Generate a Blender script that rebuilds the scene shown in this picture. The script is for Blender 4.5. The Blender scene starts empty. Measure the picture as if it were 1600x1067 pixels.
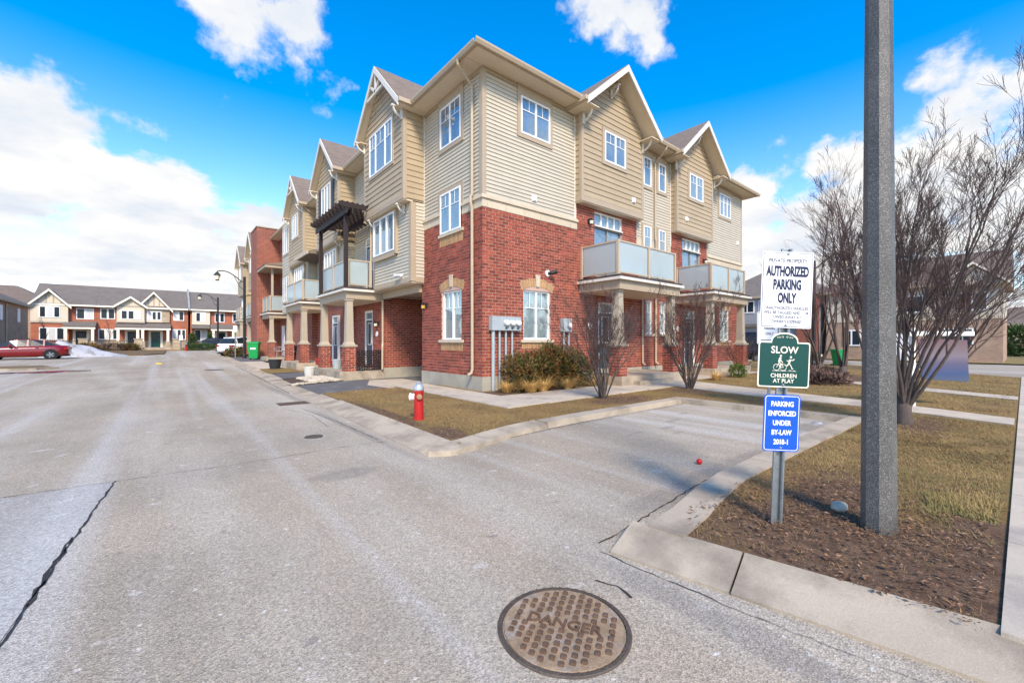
import bpy, bmesh, math, random
from mathutils import Vector, Matrix
from mathutils.geometry import tessellate_polygon
R = math.radians
random.seed(7)
scene = bpy.context.scene
COL = scene.collection

# ------------------------------------------------------------------ camera
cd = bpy.data.cameras.new('camera'); cam = bpy.data.objects.new('camera', cd); COL.objects.link(cam)
cd.sensor_width = 36.0; cd.lens = 36.0 * 660.0 / 1600.0
cd.clip_start = 0.05; cd.clip_end = 3000
cam.location = (-7.235, -10.145, 1.57); cam.rotation_euler = (R(90), 0, R(-39.5))
scene.camera = cam

# ------------------------------------------------------------------ sky, sun, exposure
SUN_DIR = Vector((-0.37, -0.76, 0.78)).normalized()
w = bpy.data.worlds.new('World'); scene.world = w; w.use_nodes = True
nt = w.node_tree; nt.nodes.clear()
def N(t, **k):
    n = nt.nodes.new(t)
    for a, b in k.items(): setattr(n, a, b)
    return n
def LK(a, b): nt.links.new(a, b)
def MATH(op, a, b=None, clamp=False):
    n = N('ShaderNodeMath', operation=op, use_clamp=clamp)
    for i, q in enumerate((a, b)):
        if q is None: continue
        if isinstance(q, (int, float)): n.inputs[i].default_value = q
        else: LK(q, n.inputs[i])
    return n.outputs[0]
def RANGE(v, a, b, c, d, smooth=True):
    n = N('ShaderNodeMapRange', interpolation_type='SMOOTHSTEP' if smooth else 'LINEAR')
    LK(v, n.inputs[0])
    for i, q in zip((1, 2, 3, 4), (a, b, c, d)):
        if isinstance(q, (int, float)): n.inputs[i].default_value = q
        else: LK(q, n.inputs[i])
    return n.outputs[0]
sky = N('ShaderNodeTexSky', sky_type='NISHITA', sun_disc=False)
sky.sun_elevation = math.asin(SUN_DIR.z); sky.sun_rotation = math.atan2(SUN_DIR.x, SUN_DIR.y)
sky.air_density = 1.0; sky.dust_density = 0.6; sky.ozone_density = 2.5
hs = N('ShaderNodeHueSaturation'); hs.inputs['Saturation'].default_value = 1.62; hs.inputs['Value'].default_value = 1.42
LK(sky.outputs[0], hs.inputs['Color'])
tc = N('ShaderNodeTexCoord'); sep = N('ShaderNodeSeparateXYZ'); LK(tc.outputs['Generated'], sep.inputs[0])
LK(RANGE(sep.outputs[2], 0.0, 0.55, 0.82, 1.62, False), hs.inputs['Saturation'])
zz = MATH('ADD', MATH('MAXIMUM', sep.outputs[2], 0.0), 0.16)
comb = N('ShaderNodeCombineXYZ'); LK(MATH('DIVIDE', sep.outputs[0], zz), comb.inputs[0]); LK(MATH('DIVIDE', sep.outputs[1], zz), comb.inputs[1])
nz = N('ShaderNodeTexNoise'); nz.inputs['Scale'].default_value = 1.15; nz.inputs['Detail'].default_value = 9; nz.inputs['Roughness'].default_value = 0.56
nz.inputs['Distortion'].default_value = 0.25; LK(comb.outputs[0], nz.inputs['Vector'])
nz2 = N('ShaderNodeTexNoise'); nz2.inputs['Scale'].default_value = 5.5; nz2.inputs['Detail'].default_value = 8; nz2.inputs['Roughness'].default_value = 0.6
LK(tc.outputs['Generated'], nz2.inputs['Vector'])
dens = MATH('ADD', MATH('MULTIPLY', MATH('SUBTRACT', nz.outputs[0], .5), 1.05), MATH('ADD', MATH('MULTIPLY', MATH('SUBTRACT', nz2.outputs[0], .5), 0.8), .5))
# cloud banks: bearing of each bank on the sky, angular size, weight
def cloud(ax, el, rad, wt):
    global dens
    d = Vector((math.sin(R(ax)) * math.cos(R(el)), math.cos(R(ax)) * math.cos(R(el)), math.sin(R(el))))
    n = N('ShaderNodeVectorMath', operation='DOT_PRODUCT'); LK(tc.outputs['Generated'], n.inputs[0]); n.inputs[1].default_value = d
    v = RANGE(n.outputs['Value'], math.cos(R(rad)), math.cos(R(rad * 0.25)), 0.0, wt * .62)
    dens = MATH('ADD', dens, v)
# bearings clockwise from +y (the road's direction)
for c in ((9, 34, 8, .16), (14, 30, 8, .16), (3, 37, 6, .1), (46, 41, 8, .19), (54, 40, 8, .17), (-10, 10, 17, .27), (5, 7, 15, .26), (-14, 17, 9, .2), (-2, 15, 8, .14),
          (75, 22, 5, .17), (70, 20, 4, .12), (87, 23, 6, .12), (92, 16, 10, .22), (73, 12, 13, .26), (66, 15, 6, .18), (86, 10, 16, .22), (96, 34, 15, -.22), (80, 34, 14, -.14), (-10, 32, 12, -.1)):
    cloud(*c)
thr = RANGE(sep.outputs[2], 0.02, 0.55, 0.49, 0.645, False)
mask = RANGE(MATH('SUBTRACT', dens, thr), 0.0, 0.115, 0.0, 1.0)
shade = N('ShaderNodeTexNoise'); shade.inputs['Scale'].default_value = 1.7; shade.inputs['Detail'].default_value = 8; shade.inputs['Roughness'].default_value = .6
LK(comb.outputs[0], shade.inputs['Vector'])
cr = N('ShaderNodeValToRGB'); LK(shade.outputs[0], cr.inputs[0])
cr.color_ramp.elements[0].position = .36; cr.color_ramp.elements[0].color = (3.25, 3.5, 3.9, 1)
cr.color_ramp.elements[1].position = .56; cr.color_ramp.elements[1].color = (4.35, 4.3, 4.2, 1)
mx = N('ShaderNodeMixRGB'); LK(mask, mx.inputs[0]); LK(hs.outputs[0], mx.inputs[1]); LK(cr.outputs[0], mx.inputs[2])
bg = N('ShaderNodeBackground'); bg.inputs[1].default_value = 0.12; LK(mx.outputs[0], bg.inputs[0])
wo = N('ShaderNodeOutputWorld'); LK(bg.outputs[0], wo.inputs[0])

sl = bpy.data.lights.new('sun', 'SUN'); sun = bpy.data.objects.new('sun', sl); COL.objects.link(sun)
sl.energy = 2.5; sl.angle = R(12); sl.color = (1.0, 0.86, 0.68)
sun.rotation_euler = (-SUN_DIR).to_track_quat('-Z', 'Y').to_euler(); sun.location = (0, 0, 40)
vs = scene.view_settings; vs.view_transform = 'Standard'; vs.look = 'None'; vs.gamma = 1.0; vs.use_curve_mapping = False; vs.exposure = 1.0

# ------------------------------------------------------------------ materials
MATS = {}
def lin(c):
    return tuple(((v / 255.0) / 12.92 if v / 255.0 <= .04045 else ((v / 255.0 + .055) / 1.055) ** 2.4) for v in c) + (1.0,)
def material(name, rgb, rough=.75, var=.12, scale=3.0, fine=40.0, fvar=.08, bump=0.0, bscale=60.0, metal=0.0, spec=.4, second=None, s2=(.45, .6), s2scale=2.0, stretch=None, island=0.0, sss=0.0):
    """noise-varied principled material; rgb in sRGB 0-255 or a linear tuple"""
    m = bpy.data.materials.new(name); m.use_nodes = True; t = m.node_tree; n = t.nodes; b = n['Principled BSDF']
    base = lin(rgb) if max(rgb) > 1.0 else tuple(rgb[:3]) + (1.0,)
    geo = n.new('ShaderNodeNewGeometry'); vec = geo.outputs['Position']
    if stretch:
        mp = n.new('ShaderNodeMapping'); mp.inputs['Scale'].default_value = stretch; t.links.new(vec, mp.inputs[0]); vec = mp.outputs[0]
    def noise(sc, det=5, rg=.6):
        q = n.new('ShaderNodeTexNoise'); q.inputs['Scale'].default_value = sc; q.inputs['Detail'].default_value = det; q.inputs['Roughness'].default_value = rg
        t.links.new(vec, q.inputs['Vector']); return q.outputs[0]
    def mr(v, a, b_, c, d):
        q = n.new('ShaderNodeMapRange'); t.links.new(v, q.inputs[0])
        for i, k in zip((1, 2, 3, 4), (a, b_, c, d)): q.inputs[i].default_value = k
        return q.outputs[0]
    def mul(a, b_):
        q = n.new('ShaderNodeMath'); q.operation = 'MULTIPLY'
        for i, k in enumerate((a, b_)):
            if isinstance(k, float): q.inputs[i].default_value = k
            else: t.links.new(k, q.inputs[i])
        return q.outputs[0]
    col = n.new('ShaderNodeRGB'); col.outputs[0].default_value = base; c = col.outputs[0]
    if second:
        sec = lin(second) if max(second) > 1.0 else tuple(second[:3]) + (1.0,)
        q = n.new('ShaderNodeMixRGB'); t.links.new(mr(noise(s2scale, 6, .62), s2[0], s2[1], 0, 1), q.inputs[0]); t.links.new(c, q.inputs[1]); q.inputs[2].default_value = sec; c = q.outputs[0]
    v = mul(mr(noise(scale), .3, .7, 1 - var, 1 + var), mr(noise(fine, 3), .3, .7, 1 - fvar, 1 + fvar))
    if island:
        oi = n.new('ShaderNodeObjectInfo'); ad = n.new('ShaderNodeMath'); ad.operation = 'ADD'; fr = n.new('ShaderNodeMath'); fr.operation = 'FRACT'
        t.links.new(oi.outputs['Random'], ad.inputs[0]); t.links.new(geo.outputs['Random Per Island'], ad.inputs[1]); t.links.new(ad.outputs[0], fr.inputs[0])
        v = mul(v, mr(fr.outputs[0], 0, 1, 1 - island, 1 + island))
    vm = n.new('ShaderNodeVectorMath'); vm.operation = 'SCALE'; t.links.new(c, vm.inputs[0]); t.links.new(v, vm.inputs['Scale'])
    t.links.new(vm.outputs[0], b.inputs['Base Color'])
    b.inputs['Roughness'].default_value = rough; b.inputs['Metallic'].default_value = metal; b.inputs['Specular IOR Level'].default_value = spec
    if bump:
        bp = n.new('ShaderNodeBump'); bp.inputs['Strength'].default_value = bump; bp.inputs['Distance'].default_value = .02
        t.links.new(noise(bscale, 5, .7), bp.inputs['Height']); t.links.new(bp.outputs[0], b.inputs['Normal'])
    MATS[name] = m; return m
def brick_material(name, c1, c2, cm, bw=.25, bh=.0965, amt=1.0):
    """brick texture for walls too far off to tell single bricks: u = x + y, v = z"""
    m = bpy.data.materials.new(name); m.use_nodes = True; t = m.node_tree; n = t.nodes; b = n['Principled BSDF']
    geo = n.new('ShaderNodeNewGeometry'); sp = n.new('ShaderNodeSeparateXYZ'); t.links.new(geo.outputs['Position'], sp.inputs[0])
    ad = n.new('ShaderNodeMath'); t.links.new(sp.outputs[0], ad.inputs[0]); t.links.new(sp.outputs[1], ad.inputs[1])
    cb = n.new('ShaderNodeCombineXYZ'); t.links.new(ad.outputs[0], cb.inputs[0]); t.links.new(sp.outputs[2], cb.inputs[1])
    br = n.new('ShaderNodeTexBrick'); t.links.new(cb.outputs[0], br.inputs['Vector'])
    br.inputs['Color1'].default_value = lin(c1); br.inputs['Color2'].default_value = lin(c2); br.inputs['Mortar'].default_value = lin(cm)
    br.inputs['Scale'].default_value = 1.0; br.inputs['Mortar Size'].default_value = .008; br.inputs['Brick Width'].default_value = bw; br.inputs['Row Height'].default_value = bh
    nz = n.new('ShaderNodeTexNoise'); nz.inputs['Scale'].default_value = 1.2; nz.inputs['Detail'].default_value = 6; t.links.new(geo.outputs['Position'], nz.inputs['Vector'])
    mr = n.new('ShaderNodeMapRange'); t.links.new(nz.outputs[0], mr.inputs[0]); mr.inputs[1].default_value = .3; mr.inputs[2].default_value = .7; mr.inputs[3].default_value = .86; mr.inputs[4].default_value = 1.14
    vm = n.new('ShaderNodeVectorMath'); vm.operation = 'SCALE'; t.links.new(br.outputs[0], vm.inputs[0]); t.links.new(mr.outputs[0], vm.inputs['Scale']); t.links.new(vm.outputs[0], b.inputs['Base Color'])
    b.inputs['Roughness'].default_value = .85
    bp = n.new('ShaderNodeBump'); bp.inputs['Strength'].default_value = .5; bp.inputs['Distance'].default_value = .008; bp.invert = True
    t.links.new(br.outputs['Fac'], bp.inputs['Height']); t.links.new(bp.outputs[0], b.inputs['Normal'])
    MATS[name] = m; return m
def glass_material(name, tint, fac, rough=.02, body=None, balpha=.0, wavy=0.0):
    m = bpy.data.materials.new(name); m.use_nodes = True; t = m.node_tree; n = t.nodes; n.remove(n['Principled BSDF']); out = n['Material Output']
    tr = n.new('ShaderNodeBsdfTransparent'); tr.inputs[0].default_value = tint
    gl = n.new('ShaderNodeBsdfGlossy'); gl.inputs['Roughness'].default_value = rough; gl.inputs[0].default_value = (.86, .86, .86, 1)
    lw = n.new('ShaderNodeLayerWeight'); lw.inputs[0].default_value = .35
    mr = n.new('ShaderNodeMapRange'); t.links.new(lw.outputs['Fresnel'], mr.inputs[0]); mr.inputs[3].default_value = fac; mr.inputs[4].default_value = min(1, fac + .24)
    if wavy:
        nz = n.new('ShaderNodeTexNoise'); nz.inputs['Scale'].default_value = 1.7; g = n.new('ShaderNodeNewGeometry'); t.links.new(g.outputs['Position'], nz.inputs['Vector'])
        bp = n.new('ShaderNodeBump'); bp.inputs['Strength'].default_value = wavy; bp.inputs['Distance'].default_value = .05; t.links.new(nz.outputs[0], bp.inputs['Height']); t.links.new(bp.outputs[0], gl.inputs['Normal'])
    first = tr.outputs[0]
    if body:
        df = n.new('ShaderNodeBsdfDiffuse'); df.inputs[0].default_value = lin(body); tl = n.new('ShaderNodeBsdfTranslucent'); tl.inputs[0].default_value = lin(body)
        a = n.new('ShaderNodeMixShader'); a.inputs[0].default_value = .4; t.links.new(df.outputs[0], a.inputs[1]); t.links.new(tl.outputs[0], a.inputs[2])
        b = n.new('ShaderNodeMixShader'); b.inputs[0].default_value = balpha; t.links.new(first, b.inputs[1]); t.links.new(a.outputs[0], b.inputs[2]); first = b.outputs[0]
    mx_ = n.new('ShaderNodeMixShader'); t.links.new(mr.outputs[0], mx_.inputs[0]); t.links.new(first, mx_.inputs[1]); t.links.new(gl.outputs[0], mx_.inputs[2])
    t.links.new(mx_.outputs[0], out.inputs[0]); MATS[name] = m; return m

material('brick', (147, 72, 53), .85, .15, 1.1, 60, .10, bump=.35, bscale=90, island=.34, second=(124, 62, 48), s2=(.45, .62), s2scale=7)
material('mortar', (190, 160, 143), .95, .12, 5, 70, .1, bump=.3)
brick_material('brick_far', (146, 72, 53), (122, 60, 46), (170, 138, 118))
brick_material('brick_orange', (176, 98, 66), (158, 84, 58), (170, 130, 105))
brick_material('brick_brown', (168, 140, 116), (150, 122, 102), (172, 150, 130))
brick_material('stone_far', (186, 168, 140), (164, 146, 120), (150, 136, 118), bw=.5, bh=.2)
material('siding_light', (187, 178, 159), .55, .05, 1.5, 25, .03, bump=.05, bscale=80, island=.035)
material('siding_tan', (170, 152, 124), .6, .06, 1.5, 25, .04, bump=.08, bscale=80, island=.045)
material('trim', (170, 153, 130), .55, .05, 2, 30, .03)
material('trim_pale', (214, 208, 196), .5, .05, 2, 30, .03)
material('soffit', (216, 200, 174), .6, .05, 2, 30, .04)
material('gutter', (184, 166, 140), .4, .06, 2, 30, .03)
material('white_paint', (236, 236, 234), .4, .04, 3, 30, .02)
material('stone_band', (196, 182, 158), .85, .07, 5, 50, .06, bump=.15, island=.05)
material('tan_brick', (176, 140, 100), .85, .12, 8, 60, .1, bump=.3, island=.16)
material('foundation', (164, 156, 140), .9, .12, 1.6, 40, .08, bump=.2, second=(150, 146, 134), s2=(.5, .7))
material('concrete', (176, 161, 140), .9, .09, 1.3, 90, .10, bump=.25, bscale=120, second=(138, 126, 110), s2=(.44, .66), s2scale=1.7)
material('sidewalk', (188, 174, 154), .9, .08, 1.2, 90, .08, bump=.2, bscale=120, island=.05, second=(158, 148, 134), s2=(.5, .7), s2scale=1.6)
material('shingle', (122, 108, 96), .95, .16, 3, 30, .22, bump=.4, bscale=50, stretch=(1, 1, 2.2))
material('shingle_grey', (112, 103, 95), .95, .12, 1.5, 18, .18, bump=.3, bscale=30)
material('shingle_brown', (112, 98, 88), .95, .12, 1.5, 18, .18, bump=.3, bscale=30)
material('dark_wood', (42, 31, 29), .6, .15, 3, 40, .15, stretch=(6, 6, 1))
material('deck_membrane', (70, 58, 54), .9, .2, 6, 40, .2)
material('column_paint', (172, 160, 140), .6, .05, 2, 40, .04)
material('black_metal', (32, 33, 34), .45, .1, 5, 40, .1, spec=.5)
material('galvanised', (150, 156, 158), .42, .12, 12, 70, .12, metal=.7)
material('meter_grey', (168, 176, 178), .45, .05, 3, 40, .03, metal=.15)
material('door_dark', (62, 74, 84), .45, .05, 3, 40, .03)
material('door_navy', (38, 48, 62), .45, .05, 3, 40, .03)
material('backing_pale', (176, 180, 182), .9, .2, 2, 20, .1)  # pale tone stands in for reflected sky and curtains in the panes
material('curtain', (206, 206, 202), .9, .06, 1.0, 14, .06, stretch=(9, 9, .3))
material('blind', (208, 214, 208), .7, .04, 2, 30, .03)
material('vinyl_grey', (146, 146, 148), .6, .05, 2, 30, .04)
material('half_timber', (212, 198, 174), .7, .04, 2, 20, .03)
material('timber_strip', (176, 164, 146), .7, .06, 2, 20, .04)
material('snow', (178, 178, 180), .8, .05, 1.2, 12, .05, bump=.6, bscale=6, second=(128, 122, 114), s2=(.5, .66), s2scale=1.4)
material('red_hydrant', (178, 30, 28), .5, .14, 9, 60, .1, bump=.15, second=(140, 34, 32), s2=(.55, .7), s2scale=9)
material('silver_paint', (188, 192, 198), .35, .1, 12, 60, .1, metal=.55)
material('brass_cap', (156, 134, 96), .5, .15, 14, 60, .1)
material('cast_iron', (156, 132, 104), .75, .22, 9, 60, .2, bump=.3, metal=.15, second=(160, 146, 132), s2=(.48, .66), s2scale=7)
material('cast_iron_dark', (88, 78, 68), .7, .2, 9, 60, .2, bump=.3, metal=.2)
material('rust', (98, 76, 60), .9, .2, 9, 60, .2, bump=.3)
material('car_red', (116, 10, 22), .22, .02, 1, 10, .01, spec=.7)
material('car_white', (232, 234, 236), .22, .02, 1, 10, .01, spec=.6)
material('car_dark', (34, 38, 46), .2, .02, 1, 10, .01, spec=.7)
material('tyre', (28, 28, 30), .85, .1, 9, 60, .1)
material('rim', (120, 124, 130), .35, .1, 9, 60, .1, metal=.7)
material('rim_dark', (58, 62, 70), .35, .1, 9, 60, .1, metal=.6)
material('tail_red', (150, 12, 16), .25, .05, 3, 20, .05)
material('car_glass', (40, 48, 54), .16, .05, 1, 10, .02, spec=.3)
material('green_bin', (18, 150, 74), .45, .06, 4, 30, .05)
material('dark_plastic', (42, 44, 48), .6, .1, 4, 30, .08)
material('navy_plastic', (36, 44, 72), .6, .1, 4, 30, .08)
material('white_pot', (208, 204, 194), .6, .08, 4, 30, .06)
material('red_plastic', (196, 24, 24), .35, .04, 4, 30, .03)
material('yellow_paint', (222, 184, 40), .5, .05, 4, 30, .05)
material('sign_white', (238, 240, 242), .35, .02, 2, 20, .02)
material('sign_green', (14, 68, 62), .35, .05, 3, 30, .03)
material('sign_blue', (20, 84, 206), .35, .04, 3, 30, .03)
material('sign_cream', (240, 232, 212), .4, .02, 2, 20, .02)
material('ink', (28, 34, 66), .5, .03, 2, 20, .02)
material('pale_stone', (186, 174, 154), .9, .1, 6, 50, .1, bump=.2, island=.14)
material('bark', (88, 77, 71), .95, .22, 8, 60, .22, bump=.5, bscale=40, stretch=(3, 3, .6))
material('twig', (92, 76, 72), .95, .15, 3, 30, .1)
material('twig_red', (98, 74, 70), .95, .15, 3, 30, .1)
material('yew_leaf', (74, 76, 36), .8, .1, 3, 30, .1, island=.45, second=(128, 90, 46), s2=(.44, .6), s2scale=3.5)
material('box_leaf', (92, 108, 44), .7, .1, 3, 30, .1, island=.4)
material('conifer_leaf', (58, 84, 38), .8, .1, 3, 30, .1, island=.4)
material('straw', (208, 168, 100), .8, .1, 3, 30, .1, island=.28)
material('dry_grass', (136, 110, 70), .9, .1, .8, 30, .1, island=.34, second=(124, 100, 66), s2=(.46, .62), s2scale=1.3)
material('green_grass', (118, 108, 62), .9, .1, .8, 30, .1, island=.3, second=(158, 132, 82), s2=(.46, .6), s2scale=1.2)
material('dead_leaf', (106, 76, 54), .85, .1, 3, 30, .1, island=.45, second=(150, 118, 90), s2=(.47, .62), s2scale=25)
material('hedge_twig', (100, 80, 70), .9, .1, 3, 30, .1, island=.3)
material('soil', (84, 66, 52), .97, .22, 2, 30, .25, bump=.9, bscale=24)
material('driveway', (96, 94, 94), .95, .10, 1.4, 90, .16, bump=.3, bscale=120, second=(120, 118, 116), s2=(.52, .7))
material('crack', (52, 48, 46), .97, .2, 3, 40, .2)
material('water', (60, 62, 66), .04, .02, 1, 10, .01, spec=.8)
glass_material('window_glass', (.86, .9, .92, 1), .09, .015, wavy=.06)
glass_material('balcony_glass', (.85, .93, .94, 1), .10, .08, body=(212, 224, 224), balpha=.76)
lampglass = material('lamp_glass', (236, 226, 200), .3, .03, 3, 20, .02)
amber = material('amber_glass', (214, 168, 84), .3, .05, 6, 20, .03)

def ellipse_mask(t, vec, items, inner, outer, wob=.35, nscale=1.6):
    """0..1 mask of soft-edged patches (cx, cy, rx, ry) on the ground, edges broken up by noise"""
    n = t.nodes; nzn = n.new('ShaderNodeTexNoise'); nzn.inputs['Scale'].default_value = nscale; nzn.inputs['Detail'].default_value = 7; nzn.inputs['Roughness'].default_value = .65; t.links.new(vec, nzn.inputs['Vector'])
    wv = n.new('ShaderNodeMapRange'); t.links.new(nzn.outputs[0], wv.inputs[0]); wv.inputs[1].default_value = .25; wv.inputs[2].default_value = .75; wv.inputs[3].default_value = -wob; wv.inputs[4].default_value = wob
    tot = None
    for (cx, cy, rx, ry) in items:
        mp = n.new('ShaderNodeMapping'); mp.vector_type = 'TEXTURE'; mp.inputs['Location'].default_value = (cx, cy, 0); mp.inputs['Scale'].default_value = (rx, ry, 1e4); t.links.new(vec, mp.inputs[0])
        le = n.new('ShaderNodeVectorMath'); le.operation = 'LENGTH'; t.links.new(mp.outputs[0], le.inputs[0])
        ad = n.new('ShaderNodeMath'); ad.operation = 'ADD'; t.links.new(le.outputs['Value'], ad.inputs[0]); t.links.new(wv.outputs[0], ad.inputs[1])
        mr = n.new('ShaderNodeMapRange'); mr.interpolation_type = 'SMOOTHSTEP'; t.links.new(ad.outputs[0], mr.inputs[0]); mr.inputs[1].default_value = outer; mr.inputs[2].default_value = inner; mr.inputs[3].default_value = 0; mr.inputs[4].default_value = 1
        if tot is None: tot = mr.outputs[0]
        else:
            mxn = n.new('ShaderNodeMath'); mxn.operation = 'MAXIMUM'; t.links.new(tot, mxn.inputs[0]); t.links.new(mr.outputs[0], mxn.inputs[1]); tot = mxn.outputs[0]
    return tot
BEDS = [(-3.4, -9.2, 1.2, .9), (-2.4, -8.95, 1.35, .5), (-3.1, -10.0, 1.2, .5), (1.7, -3.6, 1.25, .6), (5.0, -3.75, .95, .7), (3.1, -8.9, 1.3, .55), (13, -5.4, 3.4, 1.6), (11.5, -1.6, 2.0, .9), (1.6, -.6, 2.7, .75), (-3.7, -4.2, .35, .6), (-3.75, -1.5, .18, 2.2)]
STAINS = [(-.9, -5.9, .16, .06), (-.1, -6.0, .25, .08), (.6, -5.7, .3, .07), (-.4, -6.35, .18, .06), (1.5, -5.4, .25, .06), (-5.6, -5.0, .5, .22), (-1.9, -7.76, 1.8, .16), (-3.2, -7.85, .8, .22), (1.9, -7.6, 1.1, .2), (-.9, -4.70, 2.4, .07), (1.8, -4.70, 1.4, .06), (2.74, -6.2, .08, 1.7), (-4.62, -2.2, .1, 3.0), (-4.45, 5.0, .14, 4.5), (-4.82, -9.2, .14, 1.3)]
def speckle_material(name, lo, hi, scale, spots, bump):
    m = bpy.data.materials.new(name); m.use_nodes = True; t = m.node_tree; n = t.nodes; b = n['Principled BSDF']; g = n.new('ShaderNodeNewGeometry').outputs['Position']
    v = n.new('ShaderNodeTexVoronoi'); v.inputs['Scale'].default_value = scale; t.links.new(g, v.inputs['Vector']); s = n.new('ShaderNodeSeparateXYZ'); t.links.new(v.outputs['Color'], s.inputs[0])
    r = n.new('ShaderNodeValToRGB'); t.links.new(s.outputs[0], r.inputs[0]); e = r.color_ramp.elements; e[0].color = lin(lo); e[0].position = 0; e[1].color = lin(spots); e[1].position = 1
    k = e.new(.72); k.color = lin(hi); k = e.new(.9); k.color = lin(tuple((a + c) // 2 for a, c in zip(hi, spots)))
    nz_ = n.new('ShaderNodeTexNoise'); nz_.inputs['Scale'].default_value = 2.5; nz_.inputs['Detail'].default_value = 6; t.links.new(g, nz_.inputs['Vector']); mr = n.new('ShaderNodeMapRange'); t.links.new(nz_.outputs[0], mr.inputs[0]); mr.inputs[1].default_value = .3; mr.inputs[2].default_value = .7; mr.inputs[3].default_value = .75; mr.inputs[4].default_value = 1.25
    vm = n.new('ShaderNodeVectorMath'); vm.operation = 'SCALE'; t.links.new(r.outputs[0], vm.inputs[0]); t.links.new(mr.outputs[0], vm.inputs['Scale']); t.links.new(vm.outputs[0], b.inputs['Base Color']); b.inputs['Roughness'].default_value = .5
    bp = n.new('ShaderNodeBump'); bp.inputs['Strength'].default_value = bump; bp.inputs['Distance'].default_value = .006; t.links.new(v.outputs['Distance'], bp.inputs['Height']); t.links.new(bp.outputs[0], b.inputs['Normal']); MATS[name] = m
speckle_material('pole_aggregate', (64, 63, 60), (92, 90, 86), 210, (142, 138, 131), .35)
def road_material(name='asphalt', c1=(152, 140, 122), c2=(169, 154, 133), salt_c=(187, 178, 163), salt_a=.75):
    m = bpy.data.materials.new(name); m.use_nodes = True; t = m.node_tree; n = t.nodes; b = n['Principled BSDF']
    g = n.new('ShaderNodeNewGeometry').outputs['Position']
    def noise(sc, det=6, rg=.6, vec=g):
        q = n.new('ShaderNodeTexNoise'); q.inputs['Scale'].default_value = sc; q.inputs['Detail'].default_value = det; q.inputs['Roughness'].default_value = rg; t.links.new(vec, q.inputs['Vector']); return q.outputs[0]
    def mr(v, a, b_, c, d):
        q = n.new('ShaderNodeMapRange'); t.links.new(v, q.inputs[0])
        for i, k in zip((1, 2, 3, 4), (a, b_, c, d)): q.inputs[i].default_value = k
        return q.outputs[0]
    def mix(f, a, c2, op='MIX'):
        q = n.new('ShaderNodeMixRGB'); q.blend_type = op; t.links.new(f, q.inputs[0]) if not isinstance(f, float) else setattr(q.inputs[0], 'default_value', f)
        for i, k in ((1, a), (2, c2)):
            if isinstance(k, tuple): q.inputs[i].default_value = k
            else: t.links.new(k, q.inputs[i])
        return q.outputs[0]
    vor = n.new('ShaderNodeTexVoronoi'); vor.inputs['Scale'].default_value = 115; t.links.new(g, vor.inputs['Vector'])
    sc = n.new('ShaderNodeSeparateXYZ'); t.links.new(vor.outputs['Color'], sc.inputs[0])
    base = mix(mr(noise(.45, 5), .38, .62, 0, 1), lin(c1), lin(c2))
    mp = n.new('ShaderNodeMapping'); mp.inputs['Scale'].default_value = (1.0, .16, 1); t.links.new(g, mp.inputs[0])
    salt = mix(mr(noise(.5, 7, .62, mp.outputs[0]), .47 if salt_a < .8 else .40, .68, 0, salt_a), base, lin(salt_c))
    spots = mix(mr(noise(3.2, 3, .5), .66, .72, 0, .45), salt, lin((206, 200, 190)))
    pit = mix(mr(noise(5.5, 5, .6), .63, .70, 0, .45), spots, lin((112, 106, 100)))
    tr = n.new('ShaderNodeMapping'); tr.inputs['Scale'].default_value = (2.2, .05, 1); t.links.new(g, tr.inputs[0])
    tracks = mix(mr(noise(.55, 3, .5, tr.outputs[0]), .52, .66, 0, .4), pit, lin((196, 193, 188)))
    fleck = mix(mr(noise(17, 3, .5), .66, .72, 0, .6), tracks, lin((214, 209, 200)))
    stain = mix(mr(noise(23, 3, .5), .68, .74, 0, .55), fleck, lin((96, 90, 84)))
    sm = ellipse_mask(t, g, STAINS, .55, 1.15); s3 = n.new('ShaderNodeMath'); s3.operation = 'MULTIPLY'; t.links.new(sm, s3.inputs[0]); s3.inputs[1].default_value = .34
    stain = mix(s3.outputs[0], stain, lin((98, 95, 92)))
    agg = mr(sc.outputs[0], 0, 1, .66, 1.30)
    vm = n.new('ShaderNodeVectorMath'); vm.operation = 'SCALE'; t.links.new(stain, vm.inputs[0])
    f2 = n.new('ShaderNodeMath'); f2.operation = 'MULTIPLY'; t.links.new(agg, f2.inputs[0]); t.links.new(mr(noise(40, 4), .3, .7, .86, 1.14), f2.inputs[1])
    t.links.new(f2.outputs[0], vm.inputs['Scale']); t.links.new(vm.outputs[0], b.inputs['Base Color'])
    b.inputs['Roughness'].default_value = .85; b.inputs['Specular IOR Level'].default_value = .35
    bp = n.new('ShaderNodeBump'); bp.inputs['Strength'].default_value = .38; bp.inputs['Distance'].default_value = .01
    t.links.new(vor.outputs['Distance'], bp.inputs['Height']); t.links.new(bp.outputs[0], b.inputs['Normal'])
    MATS[name] = m
road_material(); road_material('asphalt_old', (138, 131, 122), (156, 148, 136), (184, 179, 171), .85)
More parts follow.
